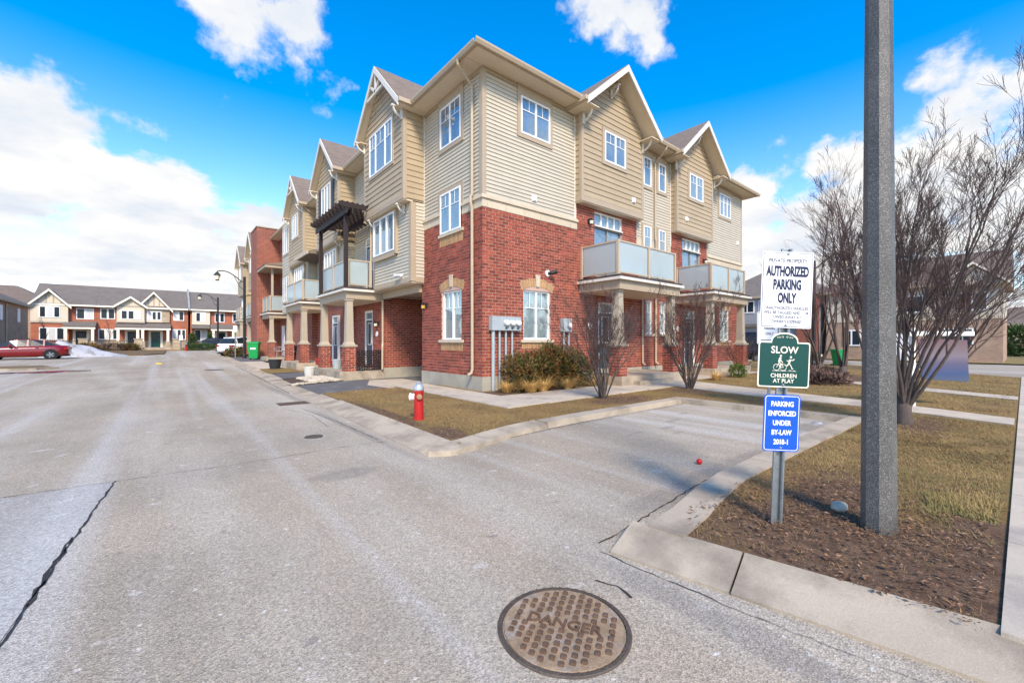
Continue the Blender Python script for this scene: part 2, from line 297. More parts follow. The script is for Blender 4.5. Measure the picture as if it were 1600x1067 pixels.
def lawn_material():
    m = bpy.data.materials.new('lawn_soil'); m.use_nodes = True; t = m.node_tree; n = t.nodes; b = n['Principled BSDF']; g = n.new('ShaderNodeNewGeometry').outputs['Position']
    def noise(sc, det=6, rg=.62):
        q = n.new('ShaderNodeTexNoise'); q.inputs['Scale'].default_value = sc; q.inputs['Detail'].default_value = det; q.inputs['Roughness'].default_value = rg; t.links.new(g, q.inputs['Vector']); return q.outputs[0]
    def mr(v, a, b_, c, d):
        q = n.new('ShaderNodeMapRange'); t.links.new(v, q.inputs[0])
        for i, k in zip((1, 2, 3, 4), (a, b_, c, d)): q.inputs[i].default_value = k
        return q.outputs[0]
    def mix(f, a, c2):
        q = n.new('ShaderNodeMixRGB'); t.links.new(f, q.inputs[0])
        for i, k in ((1, a), (2, c2)):
            if isinstance(k, tuple): q.inputs[i].default_value = k
            else: t.links.new(k, q.inputs[i])
        return q.outputs[0]
    c = mix(mr(noise(.7), .42, .6, 0, 1), lin((142, 114, 70)), lin((128, 110, 66)))
    c = mix(mr(noise(1.3, 7), .50, .66, 0, .8), c, lin((112, 90, 64)))
    soil = mix(mr(noise(9), .35, .65, 0, 1), lin((84, 65, 51)), lin((116, 92, 72)))
    c = mix(ellipse_mask(t, g, BEDS, .5, 1.35, .55, 2.6), c, soil)
    vm = n.new('ShaderNodeVectorMath'); vm.operation = 'SCALE'; t.links.new(c, vm.inputs[0]); t.links.new(mr(noise(55, 5, .7), .3, .7, .6, 1.4), vm.inputs['Scale']); t.links.new(vm.outputs[0], b.inputs['Base Color'])
    b.inputs['Roughness'].default_value = .97; b.inputs['Specular IOR Level'].default_value = .2
    bp = n.new('ShaderNodeBump'); bp.inputs['Strength'].default_value = .8; bp.inputs['Distance'].default_value = .018; t.links.new(noise(48, 6, .7), bp.inputs['Height']); t.links.new(bp.outputs[0], b.inputs['Normal'])
    MATS['lawn_soil'] = m
lawn_material()

# ------------------------------------------------------------------ mesh helpers
ORG = {}
class MB:
    def __init__(s): s.v = []; s.f = []
    def add(s, vs_, fs):
        o = len(s.v); s.v += [tuple(p) for p in vs_]; s.f += [tuple(i + o for i in f) for f in fs]; return s
    def hexa(s, p):  # 8 points: bottom loop 0-3, top loop 4-7
        return s.add(p, [(0, 3, 2, 1), (4, 5, 6, 7), (0, 1, 5, 4), (1, 2, 6, 5), (2, 3, 7, 6), (3, 0, 4, 7)])
    def box(s, x0, x1, y0, y1, z0, z1):
        return s.hexa([(x0, y0, z0), (x1, y0, z0), (x1, y1, z0), (x0, y1, z0), (x0, y0, z1), (x1, y0, z1), (x1, y1, z1), (x0, y1, z1)])
    def pbox(s, pl, u0, u1, w0, w1, z0, z1):
        return s.hexa([pl(u0, w0, z0), pl(u1, w0, z0), pl(u1, w1, z0), pl(u0, w1, z0), pl(u0, w0, z1), pl(u1, w0, z1), pl(u1, w1, z1), pl(u0, w1, z1)])
    def prism(s, a, b):
        n = len(a); return s.add(list(a) + list(b), [tuple(range(n))[::-1], tuple(range(n, 2 * n))] + [(i, (i + 1) % n, n + (i + 1) % n, n + i) for i in range(n)])
    def tube(s, pts, rads, n=6, cap=True):
        pts = [Vector(p) for p in pts]; k = len(pts); rings = []
        if not isinstance(rads, (list, tuple)): rads = [rads] * k
        up = Vector((0, 0, 1)); prev = None
        for i in range(k):
            d = (pts[min(i + 1, k - 1)] - pts[max(i - 1, 0)])
            d = d.normalized() if d.length > 1e-9 else up
            a = prev if prev is not None else (Vector((1, 0, 0)) if abs(d.z) > .9 else up)
            x = a - d * a.dot(d)
            if x.length < 1e-4: x = Vector((1, 0, 0)) - d * d.x
            x.normalize(); y = d.cross(x); prev = x
            rings.append([pts[i] + (x * math.cos(2 * math.pi * j / n) + y * math.sin(2 * math.pi * j / n)) * rads[i] for j in range(n)])
        vs_ = [p for r in rings for p in r]; fs = []
        for i in range(k - 1):
            for j in range(n): fs.append((i * n + j, i * n + (j + 1) % n, (i + 1) * n + (j + 1) % n, (i + 1) * n + j))
        if cap: fs += [tuple(range(n))[::-1], tuple(range((k - 1) * n, k * n))]
        return s.add(vs_, fs)
    def lathe(s, prof, n=24, c=(0, 0, 0), rot=0.0):
        vs_ = []; fs = []; k = len(prof)
        for (r, z) in prof:
            for j in range(n): a = 2 * math.pi * j / n + rot; vs_.append((c[0] + r * math.cos(a), c[1] + r * math.sin(a), c[2] + z))
        for i in range(k - 1):
            for j in range(n): fs.append((i * n + j, i * n + (j + 1) % n, (i + 1) * n + (j + 1) % n, (i + 1) * n + j))
        fs += [tuple(range(n))[::-1], tuple(range((k - 1) * n, k * n))]
        return s.add(vs_, fs)
    def poly(s, pts, z=None, thick=None, zf=None):
        """filled polygon (x,y) at height z or zf(x,y); thick > 0 makes a closed slab below it"""
        tri = tessellate_polygon([[Vector((p[0], p[1], 0)) for p in pts]])
        top = [(p[0], p[1], (zf(p[0], p[1]) if zf else z)) for p in pts]
        area = sum(pts[i][0] * pts[(i + 1) % len(pts)][1] - pts[(i + 1) % len(pts)][0] * pts[i][1] for i in range(len(pts)))
        fx = []
        for t in tri:
            a, b, c = [pts[i] for i in t]
            fx.append(tuple(t) if (b[0] - a[0]) * (c[1] - a[1]) - (b[1] - a[1]) * (c[0] - a[0]) > 0 else tuple(t)[::-1])
        if not thick: return s.add(top, fx)
        n = len(pts); bot = [(p[0], p[1], p[2] - thick) for p in top]
        side = [(i, i + n, (i + 1) % n + n, (i + 1) % n) if area > 0 else (i, (i + 1) % n, (i + 1) % n + n, i + n) for i in range(n)]
        return s.add(top + bot, fx + [tuple(i + n for i in f)[::-1] for f in fx] + side)
    def build(s, name, m, parent=None, kind=None, smooth=False, label=None, fix=True, bevel=0.0):
        o0 = ORG.get(parent.name, (0, 0, 0)) if parent else (0, 0, 0)
        me = bpy.data.meshes.new(name); me.from_pydata([(p[0] - o0[0], p[1] - o0[1], p[2] - o0[2]) for p in s.v], [], s.f)
        if fix or bevel:
            bm = bmesh.new(); bm.from_mesh(me)
            if fix: bmesh.ops.recalc_face_normals(bm, faces=bm.faces)
            if bevel: bmesh.ops.bevel(bm, geom=bm.edges[:], offset=bevel, segments=2, affect='EDGES', profile=.6)
            bm.to_mesh(me); bm.free()
        if smooth: me.shade_smooth()
        me.materials.append(MATS[m])
        o = bpy.data.objects.new(name, me); COL.objects.link(o)
        if parent: o.parent = parent; ORG[o.name] = o0
        if kind: o['kind'] = kind
        if label: o['label'] = label
        return o
def tag(o, label=None, cat=None, group=None, kind=None):
    for k, v in (('label', label), ('category', cat), ('group', group), ('kind', kind)):
        if v: o[k] = v
    return o
def thing(name, label, cat, loc=(0, 0, 0), rot=None, group=None, kind=None):
    """Empty at the thing's base. Unrotated things take part meshes in world coordinates, rotated ones in local coordinates."""
    o = bpy.data.objects.new(name, None); COL.objects.link(o); o.location = loc; o.empty_display_size = .2
    if rot is not None: o.rotation_euler = rot; ORG[o.name] = (0, 0, 0)
    else: ORG[o.name] = tuple(loc)
    return tag(o, label, cat, group, kind)
def copy_tree(o, parent=None):
    c = o.copy(); COL.objects.link(c)
    if parent: c.parent = parent
    for ch in o.children: copy_tree(ch, c)
    return c
def facing(kind, c):
    """wall plane: R faces -y at y=c (u is x), L faces -x at x=c (u is y), E faces +x at x=c"""
    if kind == 'R': return lambda u, w, z: (u, c - w, z)
    if kind == 'L': return lambda u, w, z: (c - w, u, z)
    return lambda u, w, z: (c + w, u, z)
def text_mesh(name, body, size, m, parent, loc, rot=(R(90), 0, 0), sx=1.0, ext=.0006, bold=0.0, align='CENTER', label=None, kind=None, spacing=1.0):
    cu = bpy.data.curves.new(name, 'FONT'); cu.body = body; cu.size = size; cu.align_x = align; cu.align_y = 'CENTER'; cu.extrude = ext; cu.offset = bold; cu.space_character = spacing; cu.resolution_u = 3
    t = bpy.data.objects.new(name + '_tmp', cu); COL.objects.link(t)
    dg = bpy.context.evaluated_depsgraph_get(); me = bpy.data.meshes.new_from_object(t.evaluated_get(dg))
    bpy.data.objects.remove(t); bpy.data.curves.remove(cu)
    M = Matrix.Translation(loc) @ Matrix.Rotation(rot[2], 4, 'Z') @ Matrix.Rotation(rot[0], 4, 'X') @ Matrix.Diagonal((sx, 1, 1, 1))
    me.transform(M); me.materials.clear(); me.materials.append(MATS[m])
    o = bpy.data.objects.new(name, me); COL.objects.link(o); o.parent = parent
    if label: o['label'] = label
    return o
def rise(y): return .008 * min(max(0.0, y - 6.0), 110.0)
# ------------------------------------------------------------------ ground, road, kerbs, walks
def sheet(name, xs, ys, m, dz, kind='structure'):
    b = MB(); n = len(xs)
    b.add([(x, y, rise(y) + dz) for y in ys for x in xs], [(j * n + i, j * n + i + 1, (j + 1) * n + i + 1, (j + 1) * n + i) for j in range(len(ys) - 1) for i in range(n - 1)])
    return tag(b.build(name, m), kind=kind)
sheet('ground', [-900, -100, 0, 100, 900], [-900, 6, 116, 900], 'lawn_soil', -.06)
b = MB()
b.poly([(-80, -40), (-4.3, -40), (-4.3, -8.2), (-2.6, -8.05), (3.0, -8.05), (3.0, -4.6), (-1.2, -4.55), (-2.9, -4.7), (-4.2, -5.0), (-4.1, 6), (-80, 6)], 0.0)
b.poly([(-80, 6), (-4.1, 6), (-2.55, 57), (-80, 57)], zf=lambda x, y: rise(y))
road = tag(b.build('road', 'asphalt', fix=False), kind='structure')
tag(MB().poly([(19.6, -60), (36, -60), (36, 40), (27, 40), (27, -2.5), (22, -7.2)], 0.0).build('side_street', 'asphalt', fix=False), kind='structure')
# older asphalt beyond the sealed seam, and the cracks
MB().poly([(-30, -14), (-7.95, -14), (-7.9, -6.8), (-7.66, -3.66), (-30, -3.5)], .004).build('asphalt_patch', 'asphalt_old', road, fix=False)
def crack(pts, wd, z=.007, seed=1):
    rnd = random.Random(seed); b = MB(); L = []
    for (x0, y0), (x1, y1) in zip(pts, pts[1:]):
        n = max(2, int(math.hypot(x1 - x0, y1 - y0) / .07))
        for i in range(n): L.append((x0 + (x1 - x0) * i / n + rnd.uniform(-.012, .012), y0 + (y1 - y0) * i / n + rnd.uniform(-.012, .012)))
    L.append(pts[-1]); vs_ = []
    for i, (x, y) in enumerate(L):
        a = L[min(i + 1, len(L) - 1)]; c = L[max(i - 1, 0)]; dx, dy = a[0] - c[0], a[1] - c[1]; l = math.hypot(dx, dy) or 1
        h = wd * rnd.uniform(.25, 1.0) * .5; vs_ += [(x - dy / l * h, y + dx / l * h, z + rise(y)), (x + dy / l * h, y - dx / l * h, z + rise(y))]
    b.add(vs_, [(2 * i, 2 * i + 1, 2 * i + 3, 2 * i + 2) for i in range(len(L) - 1)])
    return b.build('crack', 'crack', road, fix=False)
crack([(-7.66, -3.66), (-7.78, -5.2), (-7.88, -6.6), (-7.95, -10)], .02, seed=2)
crack([(-7.80, -5.3), (-7.86, -6.4)], .035, seed=12)
crack([(-12, -3.55), (-9, -3.6), (-7.66, -3.66)], .014, seed=3)
crack([(-7.66, -3.66), (-6.6, -3.75), (-5.2, -3.7), (-4.5, -3.78)], .012, seed=4)
crack([(-4.6, -3.6), (-4.62, -1.5), (-4.75, .6)], .012, seed=5)
crack([(-4.9, -2.0), (-4.8, -.4), (-5.1, .9)], .01, seed=6)
crack([(-4.72, -8.12), (-4.66, -9.0), (-4.5, -10.2), (-4.45, -12)], .009, seed=7)
crack([(-4.62, -8.05), (-3.8, -7.98), (-2.6, -7.86), (-1.2, -7.88)], .018, seed=8)
crack([(-4.3, 4), (-4.1, 12), (-3.9, 20)], .03, seed=9)
crack([(-5.05, -8.35), (-5.0, -8.5), (-5.03, -8.62)], .018, seed=10)
crack([(-2.9, -4.83), (-1.1, -4.68), (1.2, -4.66), (2.85, -4.68)], .016, seed=11)
lawn = tag(MB().poly([(-3.78, 2.55), (-3.98, -5.0), (-3.75, -4.78), (-3.2, -4.6), (-2.55, -4.44), (-1.1, -4.36), (3.1, -4.36), (3.14, -4.4), (3.14, -8.23), (-2.5, -8.25), (-3.2, -8.34), (-3.8, -8.45), (-4.245, -8.5), (-3.94, -10.12), (19.8, -10.12), (22.2, -7.2), (26.9, -2.5), (26.9, 12), (18.2, 12), (18.2, 2.55)], .10).build('lawn', 'lawn_soil', fix=False), kind='structure')
tag(MB().poly([(36.2, -60), (120, -60), (120, 60), (36.2, 60)], .08).build('lawn', 'green_grass', fix=False), kind='structure')
def kerb_piece(root, path, w0, w1, zo, zi, name='kerb_stone', drop=.12, mt='concrete'):
    """path runs along the road edge; the kerb lies on its left side. Offsets w0 (edge) to w1, heights zo and zi"""
    n = len(path); vs_ = []
    for i in range(n):
        a = path[max(i - 1, 0)]; c = path[min(i + 1, n - 1)]; dx, dy = c[0] - a[0], c[1] - a[1]; l = math.hypot(dx, dy); nx, ny = -dy / l, dx / l; g = rise(path[i][1])
        x, y = path[i]; o = (w0, w0 + (.02 if zo > .05 else 0.0), w1, w1)
        for k, z in zip((0, 1, 2, 3), (-drop, zo, zi, -drop)): vs_.append((x + nx * o[k], y + ny * o[k], z + g))
    fs = [(4 * i + k, 4 * i + (k + 1) % 4, 4 * i + 4 + (k + 1) % 4, 4 * i + 4 + k) for i in range(n - 1) for k in range(4)] + [(0, 1, 2, 3), tuple(4 * (n - 1) + k for k in (3, 2, 1, 0))]
    return MB().add(vs_, fs).build(name, mt, root)
kerb = thing('kerb', None, None, (0, 0, 0), kind='structure')
def edge_x(y): return -4.47 + .028 * (y + 5)
ys = [-5.0, -2.1, .8]
for y0, y1 in zip(ys, ys[1:]):
    kerb_piece(kerb, [(edge_x(y1 - .008), y1 - .008), (edge_x(y0), y0)], 0, .5, .012, .105)
ys = [.8, 1.3, 2.0, 2.55]
kerb_piece(kerb, [(edge_x(2.55), 2.55), (edge_x(.808), .808)], 0, .5, .012, .085)
yy = 2.558
while yy < 56:
    y2 = yy + 3.0; kerb_piece(kerb, [(edge_x(y2 - .01), y2 - .01), (edge_x(yy), yy)], 0, .48, .012, .035 if (yy < 6 or 9 < yy < 13 or yy > 15) else .08); yy = y2
def arc(*p): return list(p)
kerb_piece(kerb, arc((-4.47, -5.008), (-4.2, -5.16), (-3.75, -5.1), (-3.2, -4.92), (-2.55, -4.76), (-1.9, -4.69)), 0, .34, .075, .115)
kerb_piece(kerb, [(-1.892, -4.69), (-.9, -4.64), (.6, -4.64)], 0, .3, .12, .12)
kerb_piece(kerb, [(.608, -4.64), (2.85, -4.64)], 0, .3, .12, .12)
kerb_piece(kerb, [(2.86, -4.342), (2.86, -6.1)], 0, .3, .122, .122)
kerb_piece(kerb, [(2.86, -6.108), (2.86, -7.95)], 0, .3, .122, .122)
kerb_piece(kerb, [(3.16, -7.958), (1.2, -7.955), (.4, -7.95)], 0, .32, .122, .122)
kerb_piece(kerb, [(.392, -7.95), (-1.6, -7.95)], 0, .31, .121, .121)
kerb_piece(kerb, [(-1.608, -7.95), (-2.5, -7.96), (-3.2, -8.05), (-3.8, -8.16), (-4.28, -8.22)], 0, .31, .115, .12)
for (y0, y1) in ((-8.19, -8.975), (-8.99, -10.3), (-10.315, -12.2), (-12.215, -15)):
    fx = lambda y: -4.68 + (y + 8.19) * -.19
    kerb_piece(kerb, [(fx(y0), y0), (fx(y1), y1)], 0, .40, .016, .113)

walk = thing('sidewalk', None, None, (0, 0, 0), kind='structure')
def slab(q, z=.122, m='sidewalk', th=.1):
    MB().poly(q, zf=lambda x, y: z + rise(y), thick=th).build('paving_slab', m, walk)
g = .006
for i, y0 in enumerate((-1.25, .2, 1.6)):
    y1 = (-1.25, .2, 1.6, 2.95)[i + 1]; slab([(-1.42, y0 + g), (-.86, y0 + g), (-.86, y1 - g), (-1.42, y1 - g)]); slab([(-.846, y0 + g), (-.29, y0 + g), (-.29, y1 - g), (-.846, y1 - g)])
xs = [-1.42, -.15, 1.25, 2.7, 4.1, 5.6]
for x0, x1 in zip(xs, xs[1:]):
    slab([(x0 + g, -2.95), (x1 - g, -2.88), (x1 - g, -2.08), (x0 + g, -2.12)]); slab([(x0 + g, -2.105), (x1 - g, -2.065), (x1 - g, -1.26), (x0 + g, -1.26)])
lf = [(5.61, -2.9), (5.3, -4.1), (5.08, -5.2), (4.97, -6.4), (4.9, -7.5), (4.65, -8.7), (4.2, -10.04)]
rt = [(7.9, -2.1), (7.3, -3.6), (6.85, -5.0), (6.45, -6.2), (6.12, -7.5), (5.75, -8.7), (5.15, -10.04)]
slab([(5.61, -2.89), (7.88, -2.09), (8.6, -1.3), (5.61, -1.26)])
for i in range(6):
    a, b_, c, d = lf[i], rt[i], rt[i + 1], lf[i + 1]; t_ = .992
    slab([a, b_, (b_[0] + (c[0] - b_[0]) * t_, b_[1] + (c[1] - b_[1]) * t_), (a[0] + (d[0] - a[0]) * t_, a[1] + (d[1] - a[1]) * t_)])
for i in range(4):
    y0 = -1.26 ; slab([(8.62 + i * 1.6, -2.1), (10.2 + i * 1.6, -2.1), (10.2 + i * 1.6, -1.1), (8.62 + i * 1.6, -1.1)])
slab([(10.2, -7.9), (11.3, -7.9), (10.1, -10.04), (9.15, -10.04)]); slab([(10.25, -7.88), (11.35, -7.88), (12.6, -5.2), (11.7, -5.2)])
for i in range(16):
    slab([(-4.0 + i * 1.5 + g, -11.6), (-2.5 + i * 1.5 - g, -11.6), (-2.5 + i * 1.5 - g, -10.07), (-4.0 + i * 1.5 + g, -10.07)], .118)

# driveways and front gardens along the left row
dw = tag(MB().poly([(-3.93, 2.57), (-1.46, 2.97), (-.2, 2.97), (.3, 3.7), (14, 3.7), (14, 7.1), (-.5, 7.1), (-1.9, 6.9), (-3.86, 5.95)], .018).build('driveway', 'driveway', fix=False), kind='structure')
tag(MB().poly([(-1.46, 3.0), (-.3, 3.0), (.4, 3.78), (.4, 6.3), (-.9, 6.5), (-1.7, 4.6)], .03).build('path', 'sidewalk', fix=False), kind='structure')
tag(MB().poly([(-3.80, 9.2), (-1.9, 9.4), (-1.9, 12.4), (-3.72, 12.2)], zf=lambda x, y: .016 + rise(y)).build('driveway', 'driveway', fix=False), kind='structure')
tag(MB().poly([(-3.5, 15.8), (-1.9, 16.0), (-1.9, 24), (-3.35, 24)], zf=lambda x, y: .03 + rise(y)).build('driveway', 'sidewalk', fix=False), kind='structure')
tag(MB().poly([(-3.3, 24.02), (1.0, 24.02), (1.0, 57), (-2.3, 57)], zf=lambda x, y: .03 + rise(y)).build('driveway', 'driveway', fix=False), kind='structure')
tag(MB().poly([(-3.85, 6.0), (-1.9, 6.95), (-1.85, 9.15), (-3.78, 9.15)], .035).build('garden_bed', 'soil', fix=False), kind='structure')
tag(MB().poly([(-3.65, 12.25), (-1.9, 12.45), (-1.9, 15.95), (-3.5, 15.75)], zf=lambda x, y: .03 + rise(y)).build('garden_bed', 'lawn_soil', fix=False), kind='structure')
# white edging stones of the garden bed
gs = thing('garden_stones', 'bed of flat white stones beside the near porch slab', 'stones', (-2.9, 7.5, .03))
rnd = random.Random(5); protos = []
for k in range(6):
    b = MB(); n = 9; rr = [rnd.uniform(.75, 1.1) for _ in range(n)]
    b.lathe([(.55, -.02), (1.0, .0), (.95, .035), (.55, .06)], n, (0, 0, 0)); b.v = [(x * .13 * rr[i % n], y * .10 * rr[i % n], z * rnd.uniform(.9, 1.1)) for i, (x, y, z) in enumerate(b.v)]
    protos.append(b)
first = {}
def stone_at(x, y, s, k, z=.05):
    if k not in first:
        o = protos[k].build('stone', 'pale_stone', gs); first[k] = o; o.data.transform(Matrix.Translation(ORG[gs.name]))
    else:
        o = first[k].copy(); COL.objects.link(o); o.parent = gs
    o.location = (x + 2.9, y - 7.5, z - .03); o.rotation_euler = (rnd.uniform(-.1, .1), rnd.uniform(-.1, .1), rnd.uniform(0, 6.28)); o.scale = (s, s, s)
for i in range(26): stone_at(-3.72 + i * .075, 6.13 + i * .034, rnd.uniform(.7, 1.05), rnd.randrange(6))
for i in range(95): stone_at(rnd.uniform(-2.95, -1.95), rnd.uniform(7.0, 9.1), rnd.uniform(.8, 1.4), rnd.randrange(6))

# far left: island, verge, puddle, snow
isl = MB().poly([(-30, 22.2), (-12.2, 21.6), (-11.5, 22.3), (-12.2, 24.6), (-30, 25.4)], zf=lambda x, y: .1 + rise(y), thick=.2).build('grass_island', 'concrete'); tag(isl, kind='structure')
MB().poly([(-29.8, 22.4), (-12.3, 21.85), (-11.8, 22.4), (-12.4, 24.4), (-29.8, 25.2)], zf=lambda x, y: .106 + rise(y)).build('turf', 'dry_grass', isl, fix=False)
tag(MB().poly([(-60, 41.3), (-8.6, 41.3), (-7.2, 44), (-7.0, 57.2), (-60, 57.2)], zf=lambda x, y: .1 + rise(y), thick=.25).build('verge', 'dry_grass', fix=False), kind='structure')
tag(MB().poly([(-60, 57.0), (8, 57.0), (8, 64), (-60, 64)], zf=lambda x, y: .14 + rise(y), thick=.25).build('verge', 'dry_grass', fix=False), kind='structure')
rnd = random.Random(3)
tag(MB().poly([(-11.6 + 1.9 * math.cos(a) * rnd.uniform(.75, 1.1), 19.6 + .9 * math.sin(a) * rnd.uniform(.7, 1.1)) for a in [i * math.pi / 9 for i in range(18)]], zf=lambda x, y: .006 + rise(y)).build('puddle', 'water', fix=False), kind='structure')
tag(MB().poly([(-13.8 + 1.2 * math.cos(a) * rnd.uniform(.75, 1.1), 17.2 + .6 * math.sin(a) * rnd.uniform(.7, 1.1)) for a in [i * math.pi / 9 for i in range(18)]], zf=lambda x, y: .006 + rise(y)).build('puddle', 'water', fix=False), kind='structure')
def mound(name, cx, cy, rx, ry, h, peakx, seed, m='snow', nx=40, ny=18):
    rnd = random.Random(seed); ph = [rnd.uniform(0, 6) for _ in range(6)]; b = MB(); vs_ = []
    for j in range(ny + 1):
        for i in range(nx + 1):
            u, v = i / nx * 2 - 1, j / ny * 2 - 1; x, y = cx + u * rx, cy + v * ry
            a = 1 - abs((u - peakx) / (1 - peakx if u > peakx else 1 + peakx)); p = max(0, a) ** 1.1 * max(0, 1 - v * v)
            z = h * p * (1 + .16 * math.sin(7 * u + ph[0]) * math.sin(5 * v + ph[1])) + .05 * p * math.sin(19 * u + ph[2]) * math.cos(13 * v + ph[3]) - .06
            vs_.append((x, y, z + rise(y)))
    n = nx + 1; b.add(vs_, [(j * n + i, j * n + i + 1, (j + 1) * n + i + 1, (j + 1) * n + i) for j in range(ny) for i in range(nx)])
    return b.build(name, m, smooth=True, fix=False)
tag(mound('snow_pile', -12.3, 41.2, 2.9, 1.6, 1.45, -.6, 4), 'long dirty white ploughed snow pile behind the red sedan', 'snow pile')
tag(mound('snow_patch', 2.15, -7.62, .62, .12, .085, .5, 6, nx=14, ny=6), 'thin white strip of leftover snow in the far bay corner', 'snow')
# ------------------------------------------------------------------ building kit
CAMP = Vector(cam.location)
def holed_wall(b, pl, u0, u1, z0, z1, holes, depth=.14, w=0.0):
    """flat wall on a plane with rectangular openings and their reveals"""
    us = sorted(set([u0, u1] + [h[0] for h in holes] + [h[1] for h in holes])); zs = sorted(set([z0, z1] + [h[2] for h in holes] + [h[3] for h in holes]))
    us = [u for u in us if u0 <= u <= u1]; zs = [z for z in zs if z0 <= z <= z1]
    for ua, ub in zip(us, us[1:]):
        for za, zb in zip(zs, zs[1:]):
            um, zm = (ua + ub) / 2, (za + zb) / 2
            if any(h[0] < um < h[1] and h[2] < zm < h[3] for h in holes): continue
            b.add([pl(ua, w, za), pl(ub, w, za), pl(ub, w, zb), pl(ua, w, zb)], [(0, 1, 2, 3)])
    for h in holes:
        a, c, d, e = h[:4]
        for (p, q) in (((a, d), (c, d)), ((c, d), (c, e)), ((c, e), (a, e)), ((a, e), (a, d))):
            b.add([pl(p[0], w, p[1]), pl(q[0], w, q[1]), pl(q[0], w - depth, q[1]), pl(p[0], w - depth, p[1])], [(0, 1, 2, 3)])
BRICK_W, BRICK_H, JOINT = .25, .0965, .016
def lay(pl, u0, u1, z0, z1, holes=(), proud=.008, row0=0):
    """running-bond bricks as (plane, u0, u1, z0, z1, proud)"""
    out = []; r = row0; z = z0
    while z + BRICK_H <= z1 + .02:
        zt = min(z + BRICK_H - JOINT, z1); off = (r % 2) * BRICK_W / 2; u = u0 - off
        blocked = sorted((h[0] - .004, h[1] + .004) for h in holes if h[2] < (z + zt) / 2 < h[3])
        while u < u1:
            a, c = max(u, u0), min(u + BRICK_W - JOINT, u1)
            segs = [(a, c)]
            for (h0, h1) in blocked:
                nx = []
                for (s0, s1) in segs:
                    if s1 <= h0 or s0 >= h1: nx.append((s0, s1))
                    else:
                        if s0 < h0: nx.append((s0, h0))
                        if s1 > h1: nx.append((h1, s1))
                segs = nx
            out += [(pl, s0, s1, z, zt, proud) for (s0, s1) in segs if s1 - s0 > .025]
            u += BRICK_W
        z += BRICK_H; r += 1
    return out
def set_bricks(bricks, wall, singles=0, deep=.02):
    """the bricks that show largest become objects of their own, the rest one part of loose small ones"""
    def dist(q): return (Vector(q[0]((q[1] + q[2]) / 2, 0, (q[3] + q[4]) / 2)) - CAMP).length
    bricks = sorted(bricks, key=dist); cache = {}; o0 = ORG[wall.name]; rnd = random.Random(len(bricks))
    for (pl, a, c, z, zt, pr) in bricks[:singles]:
        lr = Vector(pl(1, 0, 0)) - Vector(pl(0, 0, 0)); key = (round(c - a, 3), round(zt - z, 3), abs(lr.x) > .5)
        cx = pl((a + c) / 2, 0, (z + zt) / 2)
        if key not in cache:
            h = (c - a) / 2; m_ = MB().pbox(lambda u, w_, z_: tuple(p - q for p, q in zip(pl((a + c) / 2 + u, w_, (z + zt) / 2 + z_), cx)), -h, h, -deep, pr, -(zt - z) / 2, (zt - z) / 2)
            m_.v = [tuple(p + q for p, q in zip(v, o0)) for v in m_.v]
            o = m_.build('brick', 'brick', wall); cache[key] = o
        else:
            o = cache[key].copy(); COL.objects.link(o); o.parent = wall
        o.location = [p - q for p, q in zip(cx, o0)]
        j = rnd.uniform(-.0025, .0025); n_ = Vector(pl(0, 1, 0)) - Vector(pl(0, 0, 0)); o.location += n_ * j
    if len(bricks) > singles:
        b = MB()
        for (pl, a, c, z, zt, pr) in bricks[singles:]: b.pbox(pl, a, c, -deep, pr + rnd.uniform(-.0025, .0025), z, zt)
        b.build('brickwork', 'brick', wall, kind='stuff')
def boards(parent, pl, u0, u1, z0, z1, h, m, clip=None, out=.027):
    """lapped siding, one object a board; clip(z) -> (umin, umax)"""
    z = z0
    while z < z1 - .02:
        zt = min(z + h, z1); a0, c0, a1, c1 = u0, u1, u0, u1
        if clip:
            l0, r0 = clip(z); l1, r1 = clip(zt); a0, c0, a1, c1 = max(u0, l0), min(u1, r0), max(u0, l1), min(u1, r1)
            if c0 - a0 < .06: break
            if c1 - a1 < .02: a1 = c1 = (a0 + c0) / 2; a1 -= .01; c1 += .01
        MB().hexa([pl(a0, 0, z), pl(c0, 0, z), pl(c0, out, z), pl(a0, out, z), pl(a1, 0, zt + .003), pl(c1, 0, zt + .003), pl(c1, .004, zt + .003), pl(a1, .004, zt + .003)]).build('siding_board', m, parent)
        z = zt
